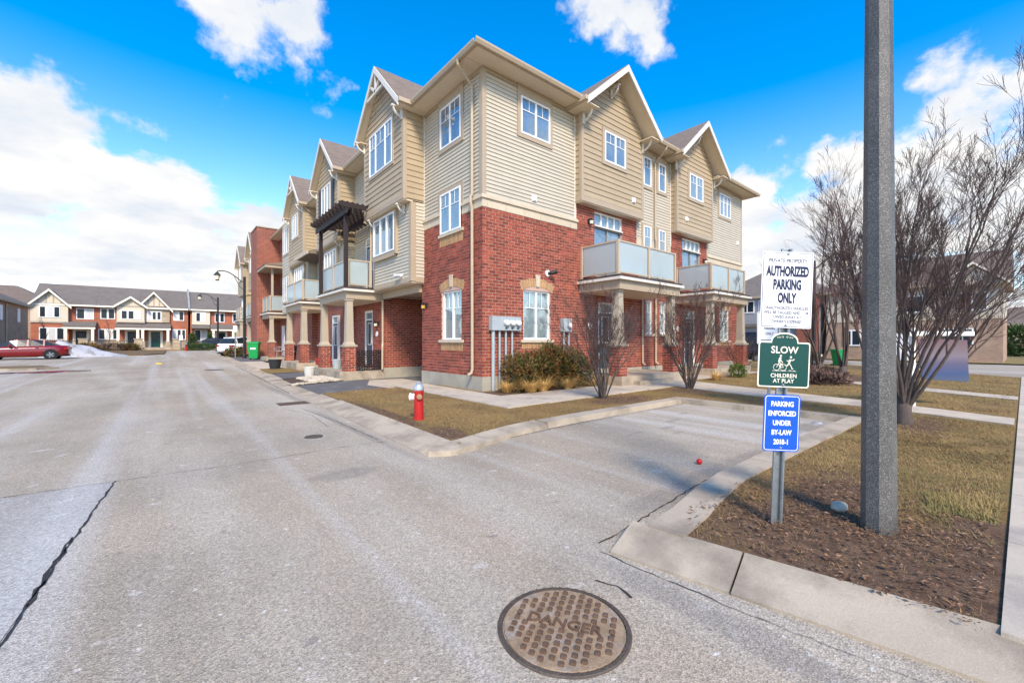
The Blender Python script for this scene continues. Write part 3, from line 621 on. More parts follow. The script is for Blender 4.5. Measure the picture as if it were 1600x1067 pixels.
def window(parent, pl, u0, u1, z0, z1, w=.03, n=2, grid=True, back='blind', trim=0.0, tw=.045, head=0.0, m='white_paint', frame=.055, widths=None, arch=0.0, name='window', glass='window_glass', apron=0.0, k=1.0):
    """framed window with its panes, glazing bars and what hangs behind the glass; w is the frame's outer face"""
    f = MB(); e = frame
    zt = z1
    f.pbox(pl, u0, u0 + e, w - .07 * k, w, z0, zt); f.pbox(pl, u1 - e, u1, w - .07 * k, w, z0, zt); f.pbox(pl, u0 + e, u1 - e, w - .07 * k, w, z0, z0 + e); f.pbox(pl, u0 + e, u1 - e, w - .07 * k, w, zt - e - arch, zt)
    tot = u1 - u0 - 2 * e; ws = [q / sum(widths) for q in widths] if widths else [1.0 / n] * n; cuts = [u0 + e]
    for q in ws: cuts.append(cuts[-1] + tot * q)
    for c in cuts[1:-1]: f.pbox(pl, c - e * .6, c + e * .6, w - .068 * k, w + .004, z0 + e * .5, zt - e * .5 - arch)
    o = f.build(name, m, parent)
    for a, c in zip(cuts, cuts[1:]):
        pa = MB().pbox(pl, a + .004, c - .004, w - .045 * k, w - .04 * k, z0 + e, zt - e - arch).build('pane', glass, o)
        if grid:
            zb = z0 + e + (zt - arch - z0 - 2 * e) * .66; mb = MB(); mb.pbox(pl, a, c, w - .038 * k, w - .02 * k, zb - .012, zb + .012); um = (a + c) / 2
            mb.pbox(pl, um - .01, um + .01, w - .038 * k, w - .022 * k, zb + .012, zt - e - arch); mb.build('glazing_bar', m, o)
    if back == 'blind':
        bl = MB(); z = z0 + e
        while z < zt - e - arch: bl.hexa([pl(u0 + e, w - .068 * k, z), pl(u1 - e, w - .068 * k, z), pl(u1 - e, w - .060 * k, z), pl(u0 + e, w - .060 * k, z), pl(u0 + e, w - .068 * k, z + .028), pl(u1 - e, w - .068 * k, z + .028), pl(u1 - e, w - .066 * k, z + .028), pl(u0 + e, w - .066 * k, z + .028)]); z += .034
        bl.build('blind', 'blind', o, kind='stuff')
    MB().pbox(pl, u0 + e * .5, u1 - e * .5, w - .078 * k, w - .0705 * k, z0 + e * .5, zt - e * .5 - arch * .5).build('curtain' if back == 'curtain' else 'pane_backing', 'curtain' if back == 'curtain' else 'backing_pale', o)  # flat panel behind the glass, coloured pale in place of reflected sky
    if trim:
        t = MB(); t.pbox(pl, u0 - trim, u0 - .002, .001, tw, z0 - trim, zt + trim + head); t.pbox(pl, u1 + .002, u1 + trim, .001, tw, z0 - trim, zt + trim + head)
        t.pbox(pl, u0 - .002, u1 + .002, .001, tw, zt + .002, zt + trim + head); t.pbox(pl, u0 - .002, u1 + .002, .001, tw, z0 - trim - apron, z0 - .002)
        t.build('casing', 'trim', o)
    return o
def arch_head(parent, pl, u0, u1, zs, rise_, name='arch_lintel', depth=.012, th=.27):
    """segmental arch of tan soldier bricks with a pale keystone"""
    uc, hw = (u0 + u1) / 2, (u1 - u0) / 2; r = (hw * hw + rise_ * rise_) / (2 * rise_); zc = zs + rise_ - r; half = math.asin(min(1, hw / r)) * 1.12
    root = None; n = 16
    for i in range(n):
        a0, a1 = -half + 2 * half * i / n + .006, -half + 2 * half * (i + 1) / n - .006
        if abs((a0 + a1) / 2) < half * .14: continue
        pts = [(uc + rr * math.sin(a), zc + rr * math.cos(a)) for (rr, a) in ((r, a0), (r, a1), (r + th, a1), (r + th, a0))]
        q = MB().prism([pl(u, -.13, z) for u, z in pts], [pl(u, depth, z) for u, z in pts])
        if root is None: root = q.build(name, 'tan_brick', parent)
        else: q.build('arch_brick', 'tan_brick', root)
    k = [(uc - .07, zc + r - .012), (uc + .07, zc + r - .012), (uc + .105, zc + r + th + .11), (uc - .105, zc + r + th + .11)]
    MB().prism([pl(u, -.02, z) for u, z in k], [pl(u, depth + .03, z) for u, z in k]).build('keystone', 'stone_band', root)
    # white infill between the window's flat head and the arch
    pts = [(uc + r * math.sin(a), zc + r * math.cos(a)) for a in [(-1 + 2 * i / 12) * math.asin(min(1, hw / r)) for i in range(13)]]
    MB().prism([pl(u, -.10, z) for u, z in [(u1, zs - .02), (u0, zs - .02)] + pts], [pl(u, -.055, z) for u, z in [(u1, zs - .02), (u0, zs - .02)] + pts]).build('arch_panel', 'white_paint', root)
def sill(parent, pl, u0, u1, z, m='stone_band', apron=.0):
    s = MB().pbox(pl, u0 - .13, u1 + .13, -.12, .06, z - .095, z - .002).build('sill', m, parent)
    if apron:
        x = u0 - .08
        while x < u1 + .05: MB().pbox(pl, x + .004, x + .072, -.02, .011, z - .095 - apron, z - .1).build('apron_brick', 'tan_brick', s); x += .08
def bracket(parent, pl, u, w0, z, s=.42, th=.05, m='trim_pale'):
    """curved eave bracket standing out from the wall"""
    b = MB(); b.pbox(pl, u - th, u + th, w0, w0 + .05, z - s, z); b.pbox(pl, u - th, u + th, w0 + .05, w0 + s, z - .05, z)
    p = [(w0 + .03 + (s - .08) * math.sin(a) , z - s + .05 + (s - .09) * (1 - math.cos(a))) for a in [i * math.pi / 12 for i in range(7)]]
    for (wa, za), (wb, zb) in zip(p, p[1:]): b.hexa([pl(u - th * .7, wa, za), pl(u + th * .7, wa, za), pl(u + th * .7, wb, zb), pl(u - th * .7, wb, zb), pl(u - th * .7, wa - .03, za + .04), pl(u + th * .7, wa - .03, za + .04), pl(u + th * .7, wb - .03, zb + .04), pl(u - th * .7, wb - .03, zb + .04)])
    b.build('bracket', m, parent)
def gable(parent, pl, uc, half, zb, rs, w0, wall_w, back, m='shingle', truss=False, gut=True, face_depth=0.0):
    """gable roof over a bay: two slopes, soffits, rake boards, optional truss; ridge runs along w"""
    t = .12
    for s in (-1, 1):
        e = (uc + s * half, zb); p = (uc, zb + rs)
        MB().hexa([pl(e[0], w0, e[1] - t), pl(p[0], w0, p[1] - t), pl(p[0], -back, p[1] - t), pl(e[0], -back, e[1] - t), pl(e[0], w0, e[1]), pl(p[0], w0, p[1]), pl(p[0], -back, p[1]), pl(e[0], -back, e[1])]).build('roof_slope', m, parent)
        MB().hexa([pl(e[0] + s * .01, w0 + .0, e[1] - t - .035), pl(p[0], w0, p[1] - t - .035), pl(p[0], wall_w - .1, p[1] - t - .035), pl(e[0] + s * .01, wall_w - .1, e[1] - t - .035), pl(e[0] + s * .01, w0, e[1] - t - .003), pl(p[0], w0, p[1] - t - .003), pl(p[0], wall_w - .1, p[1] - t - .003), pl(e[0] + s * .01, wall_w - .1, e[1] - t - .003)]).build('soffit', 'soffit', parent)
        d = .26
        MB().hexa([pl(e[0], w0 + .003, e[1] - d), pl(p[0], w0 + .003, p[1] - d), pl(p[0], w0 + .05, p[1] - d), pl(e[0], w0 + .05, e[1] - d), pl(e[0], w0 + .003, e[1] - .02), pl(p[0], w0 + .003, p[1] - .02), pl(p[0], w0 + .05, p[1] - .02), pl(e[0], w0 + .05, e[1] - .02)]).build('rake_board', 'trim_pale', parent)
        if gut:
            MB().pbox(pl, min(e[0], e[0] + s * .12), max(e[0], e[0] + s * .12), -.55, w0 + .04, zb - .15, zb - .015).build('gutter', 'gutter', parent)
            MB().pbox(pl, min(e[0], e[0] - s * (half - 1.6)), max(e[0], e[0] - s * (half - 1.6)), -.4, w0 - .02, zb - .185, zb - .155).build('soffit', 'soffit', parent)
    if truss:
        b = MB(); zc = zb + rs * .52; hw = half * .44; w1 = w0 + .01; th = .045
        def bar(a, c): 
            dx, dz = c[0] - a[0], c[1] - a[1]; l = math.hypot(dx, dz); nx, nz_ = -dz / l * th, dx / l * th
            b.hexa([pl(a[0] + nx, w1 - .06, a[1] + nz_), pl(c[0] + nx, w1 - .06, c[1] + nz_), pl(c[0] - nx, w1 - .06, c[1] - nz_), pl(a[0] - nx, w1 - .06, a[1] - nz_), pl(a[0] + nx, w1, a[1] + nz_), pl(c[0] + nx, w1, c[1] + nz_), pl(c[0] - nx, w1, c[1] - nz_), pl(a[0] - nx, w1, a[1] - nz_)])
        bar((uc - hw, zc), (uc + hw, zc)); bar((uc, zc + .02), (uc, zb + rs - .25)); bar((uc, zc + .05), (uc - hw * .55, zc + rs * .22)); bar((uc, zc + .05), (uc + hw * .55, zc + rs * .22))
        b.build('gable_truss', 'trim_pale', parent)
def gable_clip(uc, half, zb, rs, low=.17):
    def f(z):
        h = half * (1 - (z + low - zb) / rs); return (uc - h, uc + h)
    return f
def gutter_run(parent, pl, u0, u1, w, z, name='gutter'):
    b = MB(); prof = [(0, -.13), (.075, -.13), (.12, -.05), (.125, 0), (.105, 0), (.10, -.045), (.065, -.11), (.0, -.11)]
    b.prism([pl(u0, w + a, z + c) for a, c in prof], [pl(u1, w + a, z + c) for a, c in prof]); b.build(name, 'gutter', parent)
def downspout(parent, pts, r=.045):
    o = MB().tube(pts, r, 8).build('downspout', 'gutter', parent, smooth=False); return o
def column(parent, x, y, z0, zp, z1, bw=.42, bricks=True, cw0=.15, cw1=.12):
    """brick pier with a stone cap and a tapered painted column on it"""
    h = bw / 2; c = MB().box(x - h, x + h, y - h, y + h, z0, zp).build('pier', 'mortar' if bricks else 'brick_far', parent)
    if bricks:
        bl = []
        for pl, a in ((facing('R', y - h), x), (facing('L', x - h), y), (facing('E', x + h), y)): bl += lay(pl, a - h + (.0 if a == x else .003), a + h, z0, zp, proud=.007)
        set_bricks(bl, c, 0)
    MB().box(x - h - .05, x + h + .05, y - h - .05, y + h + .05, zp, zp + .07).build('pier_cap', 'column_paint', c)
    b = MB(); zs = [(zp + .07, .20), (zp + .12, .19), (zp + .16, cw0 + .015), (zp + .2, cw0), (z1 - .1, cw1), (z1 - .09, cw1 + .03), (z1, cw1 + .03)]
    vs_ = []; 
    for z, q in zs: vs_ += [(x - q, y - q, z), (x + q, y - q, z), (x + q, y + q, z), (x - q, y + q, z)]
    b.add(vs_, [(4 * i + k, 4 * i + (k + 1) % 4, 4 * i + 4 + (k + 1) % 4, 4 * i + 4 + k) for i in range(len(zs) - 1) for k in range(4)] + [(3, 2, 1, 0), tuple(4 * (len(zs) - 1) + k for k in range(4))])
    b.build('column', 'column_paint', parent); return c
def railing(parent, p0, p1, z0, z1, n=2, post0=True, post1=True):
    """glass balustrade between two plan points: posts, rails and frosted panes"""
    v = Vector((p1[0] - p0[0], p1[1] - p0[1])); L = v.length; d = v / L; nx, ny = -d.y, d.x
    def bar(a, c, t, za, zb):
        q0, q1 = Vector(p0) + d * a, Vector(p0) + d * c
        return [(q0.x + nx * t, q0.y + ny * t, za), (q1.x + nx * t, q1.y + ny * t, za), (q1.x - nx * t, q1.y - ny * t, za), (q0.x - nx * t, q0.y - ny * t, za), (q0.x + nx * t, q0.y + ny * t, zb), (q1.x + nx * t, q1.y + ny * t, zb), (q1.x - nx * t, q1.y - ny * t, zb), (q0.x - nx * t, q0.y - ny * t, zb)]
    r = MB().hexa(bar(0, L, .03, z1 - .05, z1)).build('rail', 'gutter', parent); MB().hexa(bar(0, L, .025, z0 + .06, z0 + .10)).build('lower_rail', 'gutter', r)
    for i in range(n + 1):
        if (i == 0 and not post0) or (i == n and not post1): continue
        a = L * i / n; e = .04; MB().hexa(bar(a - e, a + e, .042, z0, z1 + .012)).build('rail_post', 'gutter', r)
    for i in range(n): MB().hexa(bar(L * i / n + .09, L * (i + 1) / n - .09, .005, z0 + .11, z1 - .055)).build('glass_panel', 'balcony_glass', r)
    return r
def lantern(label, pl, u, z, lit=False):
    x, y, z_ = pl(u, 0.02, z); t = thing('wall_lantern', label, 'wall lamp', (x, y, z_), group='lanterns on the brick walls')
    MB().pbox(pl, u - .05, u + .05, .0085, .04, z - .09, z + .09).build('back_plate', 'black_metal', t)
    MB().pbox(pl, u - .015, u + .015, .04, .16, z + .06, z + .085).build('arm', 'black_metal', t)
    c = pl(u, .15, z); MB().lathe([(.045, -.12), (.06, -.11), (.075, .0), (.07, .005)], 6, c).build('shade_glass', 'amber_glass' if lit else 'lamp_glass', t)
    MB().lathe([(.09, .005), (.095, .02), (.05, .07), (.015, .1)], 6, c).build('cap', 'black_metal', t)
    MB().lathe([(.02, -.16), (.05, -.135), (.05, -.12)], 6, c).build('base', 'black_metal', t); return t
def door_unit(parent, pl, u0, u1, z0, z1, w=-.05, m='door_dark', transom=.36):
    """entrance door with glazed panel and a transom light in a white frame"""
    f = MB(); e = .07; zt = z1 - transom
    f.pbox(pl, u0, u0 + e, w - .06, w + .05, z0, z1); f.pbox(pl, u1 - e, u1, w - .06, w + .05, z0, z1); f.pbox(pl, u0 + e, u1 - e, w - .06, w + .05, z1 - e, z1); f.pbox(pl, u0 + e, u1 - e, w - .06, w + .045, zt - .05, zt)
    o = f.build('door_frame', 'white_paint', parent)
    MB().pbox(pl, u0 + e, u1 - e, w - .03, w, z0, zt - .05).build('door', m, o)
    MB().pbox(pl, u0 + e, u1 - e, w - .02, w - .01, zt, z1 - e).build('transom_pane', 'window_glass', o); MB().pbox(pl, u0 + e, u1 - e, w - .058, w - .05, zt, z1 - e).build('pane_backing', 'backing_pale', o)
    um = (u0 + u1) / 2; hw = (u1 - u0) * .22; h = zt - z0
    p = MB(); za, zb = z0 + h * .45, z0 + h * .92
    p.pbox(pl, um - hw, um - hw + .03, w, w + .02, za, zb); p.pbox(pl, um + hw - .03, um + hw, w, w + .02, za, zb); p.pbox(pl, um - hw + .03, um + hw - .03, w, w + .02, za, za + .03); p.pbox(pl, um - hw + .03, um + hw - .03, w, w + .02, zb - .03, zb); p.build('light_surround', 'white_paint', o)
    MB().pbox(pl, um - hw + .03, um + hw - .03, w + .003, w + .008, za + .03, zb - .03).build('door_light', 'car_glass', o)
    MB().lathe([(.0, -.03), (.03, -.02), (.03, .02), (.0, .03)], 8, pl(u0 + e + .08, w + .05, z0 + 1.0)).build('handle', 'galvanised', o); return o
def deck(parent, x0, x1, y0, y1, zt, fas=.36, over=.12, sides=''):
    """balcony deck over a porch: beam, crown, membrane"""
    MB().box(x0, x1, y0, y1, zt - fas, zt - .12).build('porch_beam', 'trim', parent)
    MB().box(x0 - over, x1 + over, y0 - over, y1, zt - .12, zt - .03).build('porch_cornice', 'trim_pale', parent)
    MB().box(x0 - over * .5, x1 + over * .5, y0 - over * .5, y1, zt - .03, zt + .05).build('deck_edge', 'deck_membrane', parent)

# ------------------------------------------------------------------ the corner townhouse
H = thing('corner_townhouse', 'three-storey corner townhouse in red brick and beige siding with two gables facing the lawn', 'townhouse', (0, 0, 0))
FR, FL = facing('R', 0.0), facing('L', 0.0)
LEN, TOP, BB = 17.84, 9.70, 5.55
win_r = [(1.6, 2.8, 1.63, 3.22), (5.30, 6.25, .55, 3.05), (8.42, 8.92, 1.9, 3.3), (9.5, 10.0, 1.9, 3.3), (15.2, 16.3, 1.63, 3.22), (11.6, 12.55, .55, 3.05),
         (5.08, 6.78, 4.0, 6.40), (11.4, 13.1, 4.0, 6.40)]
win_l = [(1.12, 2.34, 1.63, 3.22), (1.12, 2.36, 5.14, 5.56)]
mw = MB(); holed_wall(mw, FR, 0, LEN, .5, 6.5, win_r); holed_wall(mw, FL, 0, 3.75, .5, BB + .01, win_l)
mw.box(.16, LEN - .01, .16, 3.75, -.1, 9.65); mw.box(.16, LEN - .01, 3.75, 7.2, 3.72, 9.65); mw.box(LEN - .15, LEN, .001, 7.2, .5, 9.69)
mw.add([(0.001, 3.75, .5), (6, 3.75, .5), (6, 3.75, 3.7), (0.001, 3.75, 3.7)], [(0, 1, 2, 3)])
wall = mw.build('brick_wall', 'mortar', H, fix=False)
bl = lay(FR, -.008, 4.1, .53, BB, win_r + [(1.5, 2.9, 3.2, 3.52), ]) + lay(FL, .003, 3.75, .53, BB, win_l + [(1.02, 2.44, 3.2, 3.52)])
bl += lay(FR, 4.11, 7.74, .53, 6.5, win_r) + lay(FR, 7.75, 10.39, .53, BB, win_r) + lay(FR, 10.4, 13.75, .53, 6.5, win_r) + lay(FR, 13.76, LEN, .53, BB, win_r + [(15.1, 16.4, 3.2, 3.52)])
set_bricks(bl, wall, 300)
fd = MB().box(-.018, LEN + .01, -.018, .5, -.2, .525).box(-.018, .5, .51, 3.76, -.2, .525).build('foundation', 'foundation', H)
# stone band, one block each, with its cap
cap = MB().pbox(FR, -.075, 4.13, 0, .07, 5.80, 5.87).pbox(FR, -.055, 4.12, 0, .05, 5.87, 5.91).build('band_cap', 'stone_band', H)
MB().pbox(FL, -.001, 1.08, 0, .07, 5.80, 5.87).pbox(FL, -.001, 1.08, 0, .05, 5.87, 5.91).build('band_cap', 'stone_band', H)
MB().pbox(FL, 2.42, 3.72, 0, .07, 5.80, 5.87).pbox(FL, 2.42, 3.72, 0, .05, 5.87, 5.91).build('band_cap', 'stone_band', H)
MB().pbox(FR, 13.76, LEN + .06, 0, .07, 5.80, 5.87).pbox(FR, 13.77, LEN + .04, 0, .05, 5.87, 5.91).build('band_cap', 'stone_band', H)
def band(pl, u0, u1, step=.72):
    u = u0
    while u < u1 - .05:
        e = min(u + step, u1); MB().pbox(pl, u + .004, e - .004, -.05, .022, BB + .003, 5.798).build('band_block', 'stone_band', cap); u = e
band(FR, .17, 4.12); band(FR, -.02, .17); band(FL, .005, 1.08); band(FL, 2.42, 3.72); band(FR, 13.77, LEN + .02); band(FR, 7.75, 8.1); band(FR, 8.83, 9.33); band(FR, 10.08, 10.38)
# siding of the corner block and the recess, window trims, corner trims
MB().box(.005, .2, .21, 3.6, 5.6, TOP).box(.005, 4.03, .0045, .2, 5.6, TOP).box(7.74, 10.4, .0045, .2, 5.6, TOP).box(13.75, LEN - .005, .0045, .2, 5.6, TOP).build('sheathing', 'siding_light', H)
boards(H, FR, .12, 4.03, 5.912, 9.55, .1205, 'siding_light'); boards(H, FL, .14, 3.59, 5.912, 9.55, .1205, 'siding_light')
boards(H, FR, 7.76, 10.38, 5.8, 9.55, .1205, 'siding_light'); boards(H, FR, 13.77, LEN - .08, 5.912, 9.55, .1205, 'siding_light')
MB().pbox(FR, -.03, .12, -.05, .032, 5.912, TOP).pbox(FL, -.001, .14, -.05, .032, 5.912, TOP).build('corner_board', 'trim', H)
MB().pbox(FR, LEN - .08, LEN + .03, -.05, .032, 5.912, TOP).build('corner_board', 'trim', H)
MB().pbox(FL, 3.53, 3.60, -.02, .03, 5.912, TOP).build('corner_board', 'trim_pale', H); MB().pbox(FR, 3.97, 4.03, -.02, .03, 5.912, TOP).build('corner_board', 'trim_pale', H)
MB().pbox(FR, 10.33, 10.39, -.02, .03, 5.85, TOP).build('corner_board', 'trim_pale', H)
MB().pbox(FR, .12, 4.0, -.02, .028, 9.55, TOP).build('frieze', 'trim', H)
for pl, a, c in ((FR, 7.76, 10.33), (FR, 13.77, LEN - .08), (FL, .14, 3.53)): MB().pbox(pl, a, c, -.02, .028, 9.55, TOP).build('frieze', 'trim', H)
T3 = dict(w=.068, trim=.13, k=.5, tw=.055)
window(H, FR, 1.45, 2.73, 8.15, 9.33, back='dark', head=.22, **T3); window(H, FL, 1.10, 2.38, 7.98, 9.33, back='dark', head=.22, **T3)
window(H, FL, 1.12, 2.38, 5.14, 6.47, w=.068, k=.5, trim=.0, back='blind')
MB().pbox(FL, .98, 1.118, .0, .046, 5.92, 6.6).pbox(FL, 2.382, 2.52, .0, .046, 5.92, 6.6).pbox(FL, 1.118, 2.382, .0, .046, 6.474, 6.6).build('casing', 'trim', H)
sill(H, FL, 1.12, 2.38, 5.14, apron=.3)
for u in (8.19, 9.33):
    window(H, FR, u, u + .56, 8.1, 9.3, back='dark', n=1, head=.2, w=.068, k=.5, tw=.055, trim=.12); window(H, FR, u + .0, u + .56, 5.1, 6.42, n=1, back='curtain', w=.068, k=.5, tw=.055, trim=.1)
window(H, FR, 15.1, 16.4, 8.15, 9.3, back='curtain', n=3, head=.2, **T3)
for pl, (a, c, z0, z1) in ((FR, win_r[0]), (FL, win_l[0]), (FR, win_r[4])):
    window(H, pl, a + .005, c - .005, z0, z1, w=-.05, back='blind'); sill(H, pl, a, c, z0, apron=.26 if pl is FL else .2); arch_head(H, pl, a, c, z1, .14)
for (a, c, z0, z1) in (win_r[2], win_r[3]): window(H, FR, a + .003, c - .003, z0, z1, w=-.05, n=1, back='curtain'); sill(H, FR, a, c, z0)
door_unit(H, FR, 5.30, 6.25, .55, 3.05); door_unit(H, FR, 11.6, 12.55, .55, 3.05)
for k, x in enumerate((5.08, 11.4)):
    window(H, FR, x + .005, x + 1.695, 4.0, 5.86, w=-.05, n=2, grid=False, back='dark', m='vinyl_grey', name='patio_door'); window(H, FR, x + .005, x + 1.695, 5.87, 6.395, w=-.04, n=4, grid=False, back='curtain', name='transom_window', frame=.045)
    MB().pbox(FR, x + .95, x + 1.55, -.105, -.098, 4.1, 5.8).build('curtain', 'curtain', H)
    MB().pbox(FR, x - .0, x + 1.7, -.03, .05, 5.845, 5.89).build('door_header', 'trim_pale', H)
# gabled bays on the lawn side
def lawn_bay(u0, u1):
    uc = (u0 + u1) / 2; fp, sp, ep = facing('R', -.3), facing('L', u0), facing('E', u1)
    MB().box(u0 + .004, u1 - .004, -.296, .1, 6.5, 9.75).build('bay_core', 'siding_tan', H)
    gz0 = MB(); gz0.prism([(uc - 1.85, -.29, 9.74), (uc + 1.85, -.29, 9.74), (uc, -.29, 11.36)], [(uc - 1.85, .3, 9.74), (uc + 1.85, .3, 9.74), (uc, .3, 11.36)]); gz0.build('gable_core', 'siding_tan', H)
    boards(H, fp, u0 + .1, u1 - .1, 6.70, 11.45, .2, 'siding_tan', gable_clip(uc, 2.25, 9.75, 1.95)); boards(H, sp, -.26, 0, 6.70, 9.6, .2, 'siding_tan')
    boards(H, ep, -.26, 0, 6.7, 9.6, .2, 'siding_tan')
    for a in (u0 - .03, u1 - .1): MB().pbox(fp, a, a + .13, -.1, .03, 6.5, 9.62).build('corner_board', 'trim', H)
    MB().pbox(fp, u0 + .1, u1 - .1, -.02, .034, 6.5, 6.69).pbox(sp, -.2, .0, -.02, .032, 6.5, 6.69).build('skirt_board', 'trim', H)
    MB().box(u0, u1, -.3, .0, 6.465, 6.499).build('bay_underside', 'soffit', H)
    window(H, fp, uc - .63, uc + .63, 8.2, 9.32, back='dark' if u0 < 6 else 'curtain', w=.068, k=.5, tw=.055, trim=.13)
    gable(H, FR, uc, 2.25, 9.75, 1.95, .9, .3, 5.0)
    for s in (-1, 1): bracket(H, fp, uc + s * 1.8, .03, 9.62, .46)
    bracket(H, fp, uc - .25, .03, 11.0, .4)
lawn_bay(4.03, 7.74); lawn_bay(10.39, 13.75)
# canopy balconies on the lawn side
def lawn_balcony(x0, x1, k):
    deck(H, x0 - .12, x1 + .12, -1.75, -.012, 3.72, fas=.42)
    MB().box(x0 - .0, x1, -1.6, -.02, 3.28, 3.32).build('porch_ceiling', 'soffit', H)
    zf, zt = 3.80, 4.94
    railing(H, (x0, -.04), (x0, -1.6), zf, zt, 1); railing(H, (x0, -1.6), (x1, -1.6), zf, zt, 2, post0=False); railing(H, (x1, -1.6), (x1, -.04), zf, zt, 1, post0=False)
    column(H, x0 + .12, -1.5, .42, 1.42, 3.31); column(H, x1 - .12, -1.5, .42, 1.42, 3.31)
    MB().box(x0 - .15, x1 + .15, -1.85, -.03, -.05, .42).box(x0 + .5, x1 - .9, -2.1, -1.86, -.05, .25).build('porch_slab', 'concrete', H)
lawn_balcony(4.36, 7.9, 0); lawn_balcony(10.87, 14.2, 1)
# bay over the passage on the road side
y0, y1 = 3.6, 7.25; yc = (y0 + y1) / 2
MB().box(-.796, .1, y0 + .004, y1 - .004, 6.55, 9.8).build('bay_core', 'siding_tan', H)
gm = MB(); gm.prism([(-.79, yc - 1.8, 9.79), (-.79, yc + 1.8, 9.79), (-.79, yc, 11.55)], [(.5, yc - 1.8, 9.79), (.5, yc + 1.8, 9.79), (.5, yc, 11.55)]); gm.build('gable_core', 'siding_tan', H)
fp, sp = facing('L', -.8), facing('R', y0)
boards(H, fp, y0 + .1, y1 - .1, 6.72, 11.6, .2, 'siding_tan', gable_clip(yc, 2.1, 9.83, 2.1)); boards(H, sp, -.7, 0, 6.6, 9.6, .2, 'siding_tan')
MB().pbox(fp, y1 - .1, y1 + .03, -.1, .03, 6.55, 9.7).build('corner_board', 'trim', H)
MB().pbox(fp, y0 - .03, y0 + .1, -.1, .03, 6.55, 9.7).pbox(sp, -.77, -.69, -.05, .031, 6.55, 9.7).build('corner_board', 'trim', H)
MB().pbox(fp, y0 + .1, y1 - .1, -.02, .034, 6.55, 6.715).build('skirt_board', 'trim', H); MB().box(-.8, -.45, y0, y1, 6.51, 6.549).build('bay_underside', 'soffit', H)
window(H, fp, 4.45, 6.6, 8.1, 9.72, back='curtain', n=3, widths=(.62, 1, .62), grid=True, w=.068, k=.5, tw=.055, trim=.1)
gable(H, FL, yc, 2.1, 9.83, 2.1, 1.1, .8, 5.0, truss=True)
for s in (-1, 1): bracket(H, fp, yc + s * 1.78, .03, 9.7, .4)
lp = facing('L', -.5); MB().box(-.496, .12, y0 + .004, y1 - .3, 3.72, 6.51).build('bay_core', 'siding_light', H)
boards(H, lp, y0 + .16, y1 - .32, 3.86, 6.5, .1205, 'siding_light'); boards(H, facing('R', y0), -.34, .0, 3.86, 6.5, .1205, 'siding_light')
MB().pbox(lp, y0 - .03, y0 + .16, -.02, .032, 3.7, 6.5).pbox(facing('R', y0), -.499, -.34, -.02, .031, 3.7, 6.5).build('corner_board', 'trim', H)
MB().pbox(lp, y0 + .16, y1 - .3, -.02, .034, 3.68, 3.855).pbox(facing('R', y0), -.34, -.02, -.02, .034, 3.68, 3.855).build('skirt_board', 'trim', H)
MB().box(-.5, .16, y0, y1 - .3, 3.645, 3.679).build('bay_underside', 'soffit', H); MB().box(-.1, .1, 3.77, 7.12, 3.35, 3.64).build('passage_beam', 'trim', H); MB().box(.1, 12, 3.76, 7.14, 3.55, 3.7).build('passage_ceiling', 'soffit', H)
bw = MB(); pbx = facing('L', -.5); window(H, lp, 4.78, 6.75, 4.98, 6.42, w=.15, n=3, back='curtain', tw=.13, trim=.14, grid=False, apron=.06)
for u in (y0 + .5, y1 - .45): bracket(H, lp, u, .03, 6.5, .33)
# main roof, soffits, gutters
e = .6; gab = [(3.63, 8.13), (9.82, 14.32)]
def roof_z(d): return 9.80 + (d + e) * .3875
rf = MB(); ux = [-e, 3.63, 8.13, 9.82, 14.32, LEN + e]
for a, c in zip(ux, ux[1:]):
    st = .35 if (a, c) in gab else -e; aa = a + (4.0 if a == -e else 0); cc = c - (4.0 if c > LEN else 0)
    aa = max(a, -e + 4.0); cc = min(c, LEN + e - 4.0)
    rf.add([(a, st, roof_z(st)), (c, st, roof_z(st)), (cc, 3.4, 11.35), (aa, 3.4, 11.35)], [(0, 1, 2, 3)])
rf.add([(-e, -e, 9.8), (3.4, 3.4, 11.35), (3.4, 3.33, 11.35), (-e, 3.33, 9.8)], [(0, 1, 2, 3)])
rf.add([(.35, 3.33, roof_z(.35)), (3.4, 3.33, 11.35), (3.4, 7.6, 11.35), (.35, 7.6, roof_z(.35))], [(0, 1, 2, 3)])
rf.add([(LEN + e, -e, 9.8), (LEN + e, 7.6, 9.8), (LEN - 3.4, 7.6, 11.35), (LEN - 3.4, 3.4, 11.35)], [(0, 1, 2, 3)])
rf.add([(3.4, 3.4, 11.35), (LEN - 3.4, 3.4, 11.35), (LEN - 3.4, 7.6, 11.35), (3.4, 7.6, 11.35)], [(0, 1, 2, 3)])
rf.build('roof', 'shingle', H, fix=False)
for a, c in ((-e + .003, 4.03), (7.74, 10.39), (13.75, LEN + e - .003)): MB().box(a, c, -e + .003, -.01, 9.67, 9.70).build('soffit', 'soffit', H)
MB().box(-e + .003, .01, .0, 3.6, 9.67, 9.70).build('soffit', 'soffit', H); MB().box(LEN, LEN + e - .003, -.005, 7.5, 9.671, 9.701).build('soffit', 'soffit', H)
for a, c in ((-e, 3.64), (8.12, 9.83), (14.31, LEN + e)): MB().box(a, c, -e - .02, -e, 9.66, 9.80).build('fascia', 'trim', H)
MB().box(-e - .02, -e, -e - .02, 3.34, 9.66, 9.80).build('fascia', 'trim', H)
for a, c in ((-.74, 3.66), (8.13, 9.84), (14.3, LEN + .74)): gutter_run(H, FR, a, c, .62, 9.82)
gutter_run(H, FL, -.62, 3.35, .62, 9.82)
downspout(H, [(-.68, .28, 9.72), (-.66, .3, 9.60), (-.1, .42, 9.25), (-.085, .42, 9.1), (-.085, .42, 5.98), (-.14, .42, 5.92), (-.14, .42, 5.75), (-.085, .42, 5.55), (-.075, .42, .72), (-.11, .42, .62), (-.24, .42, .56)])
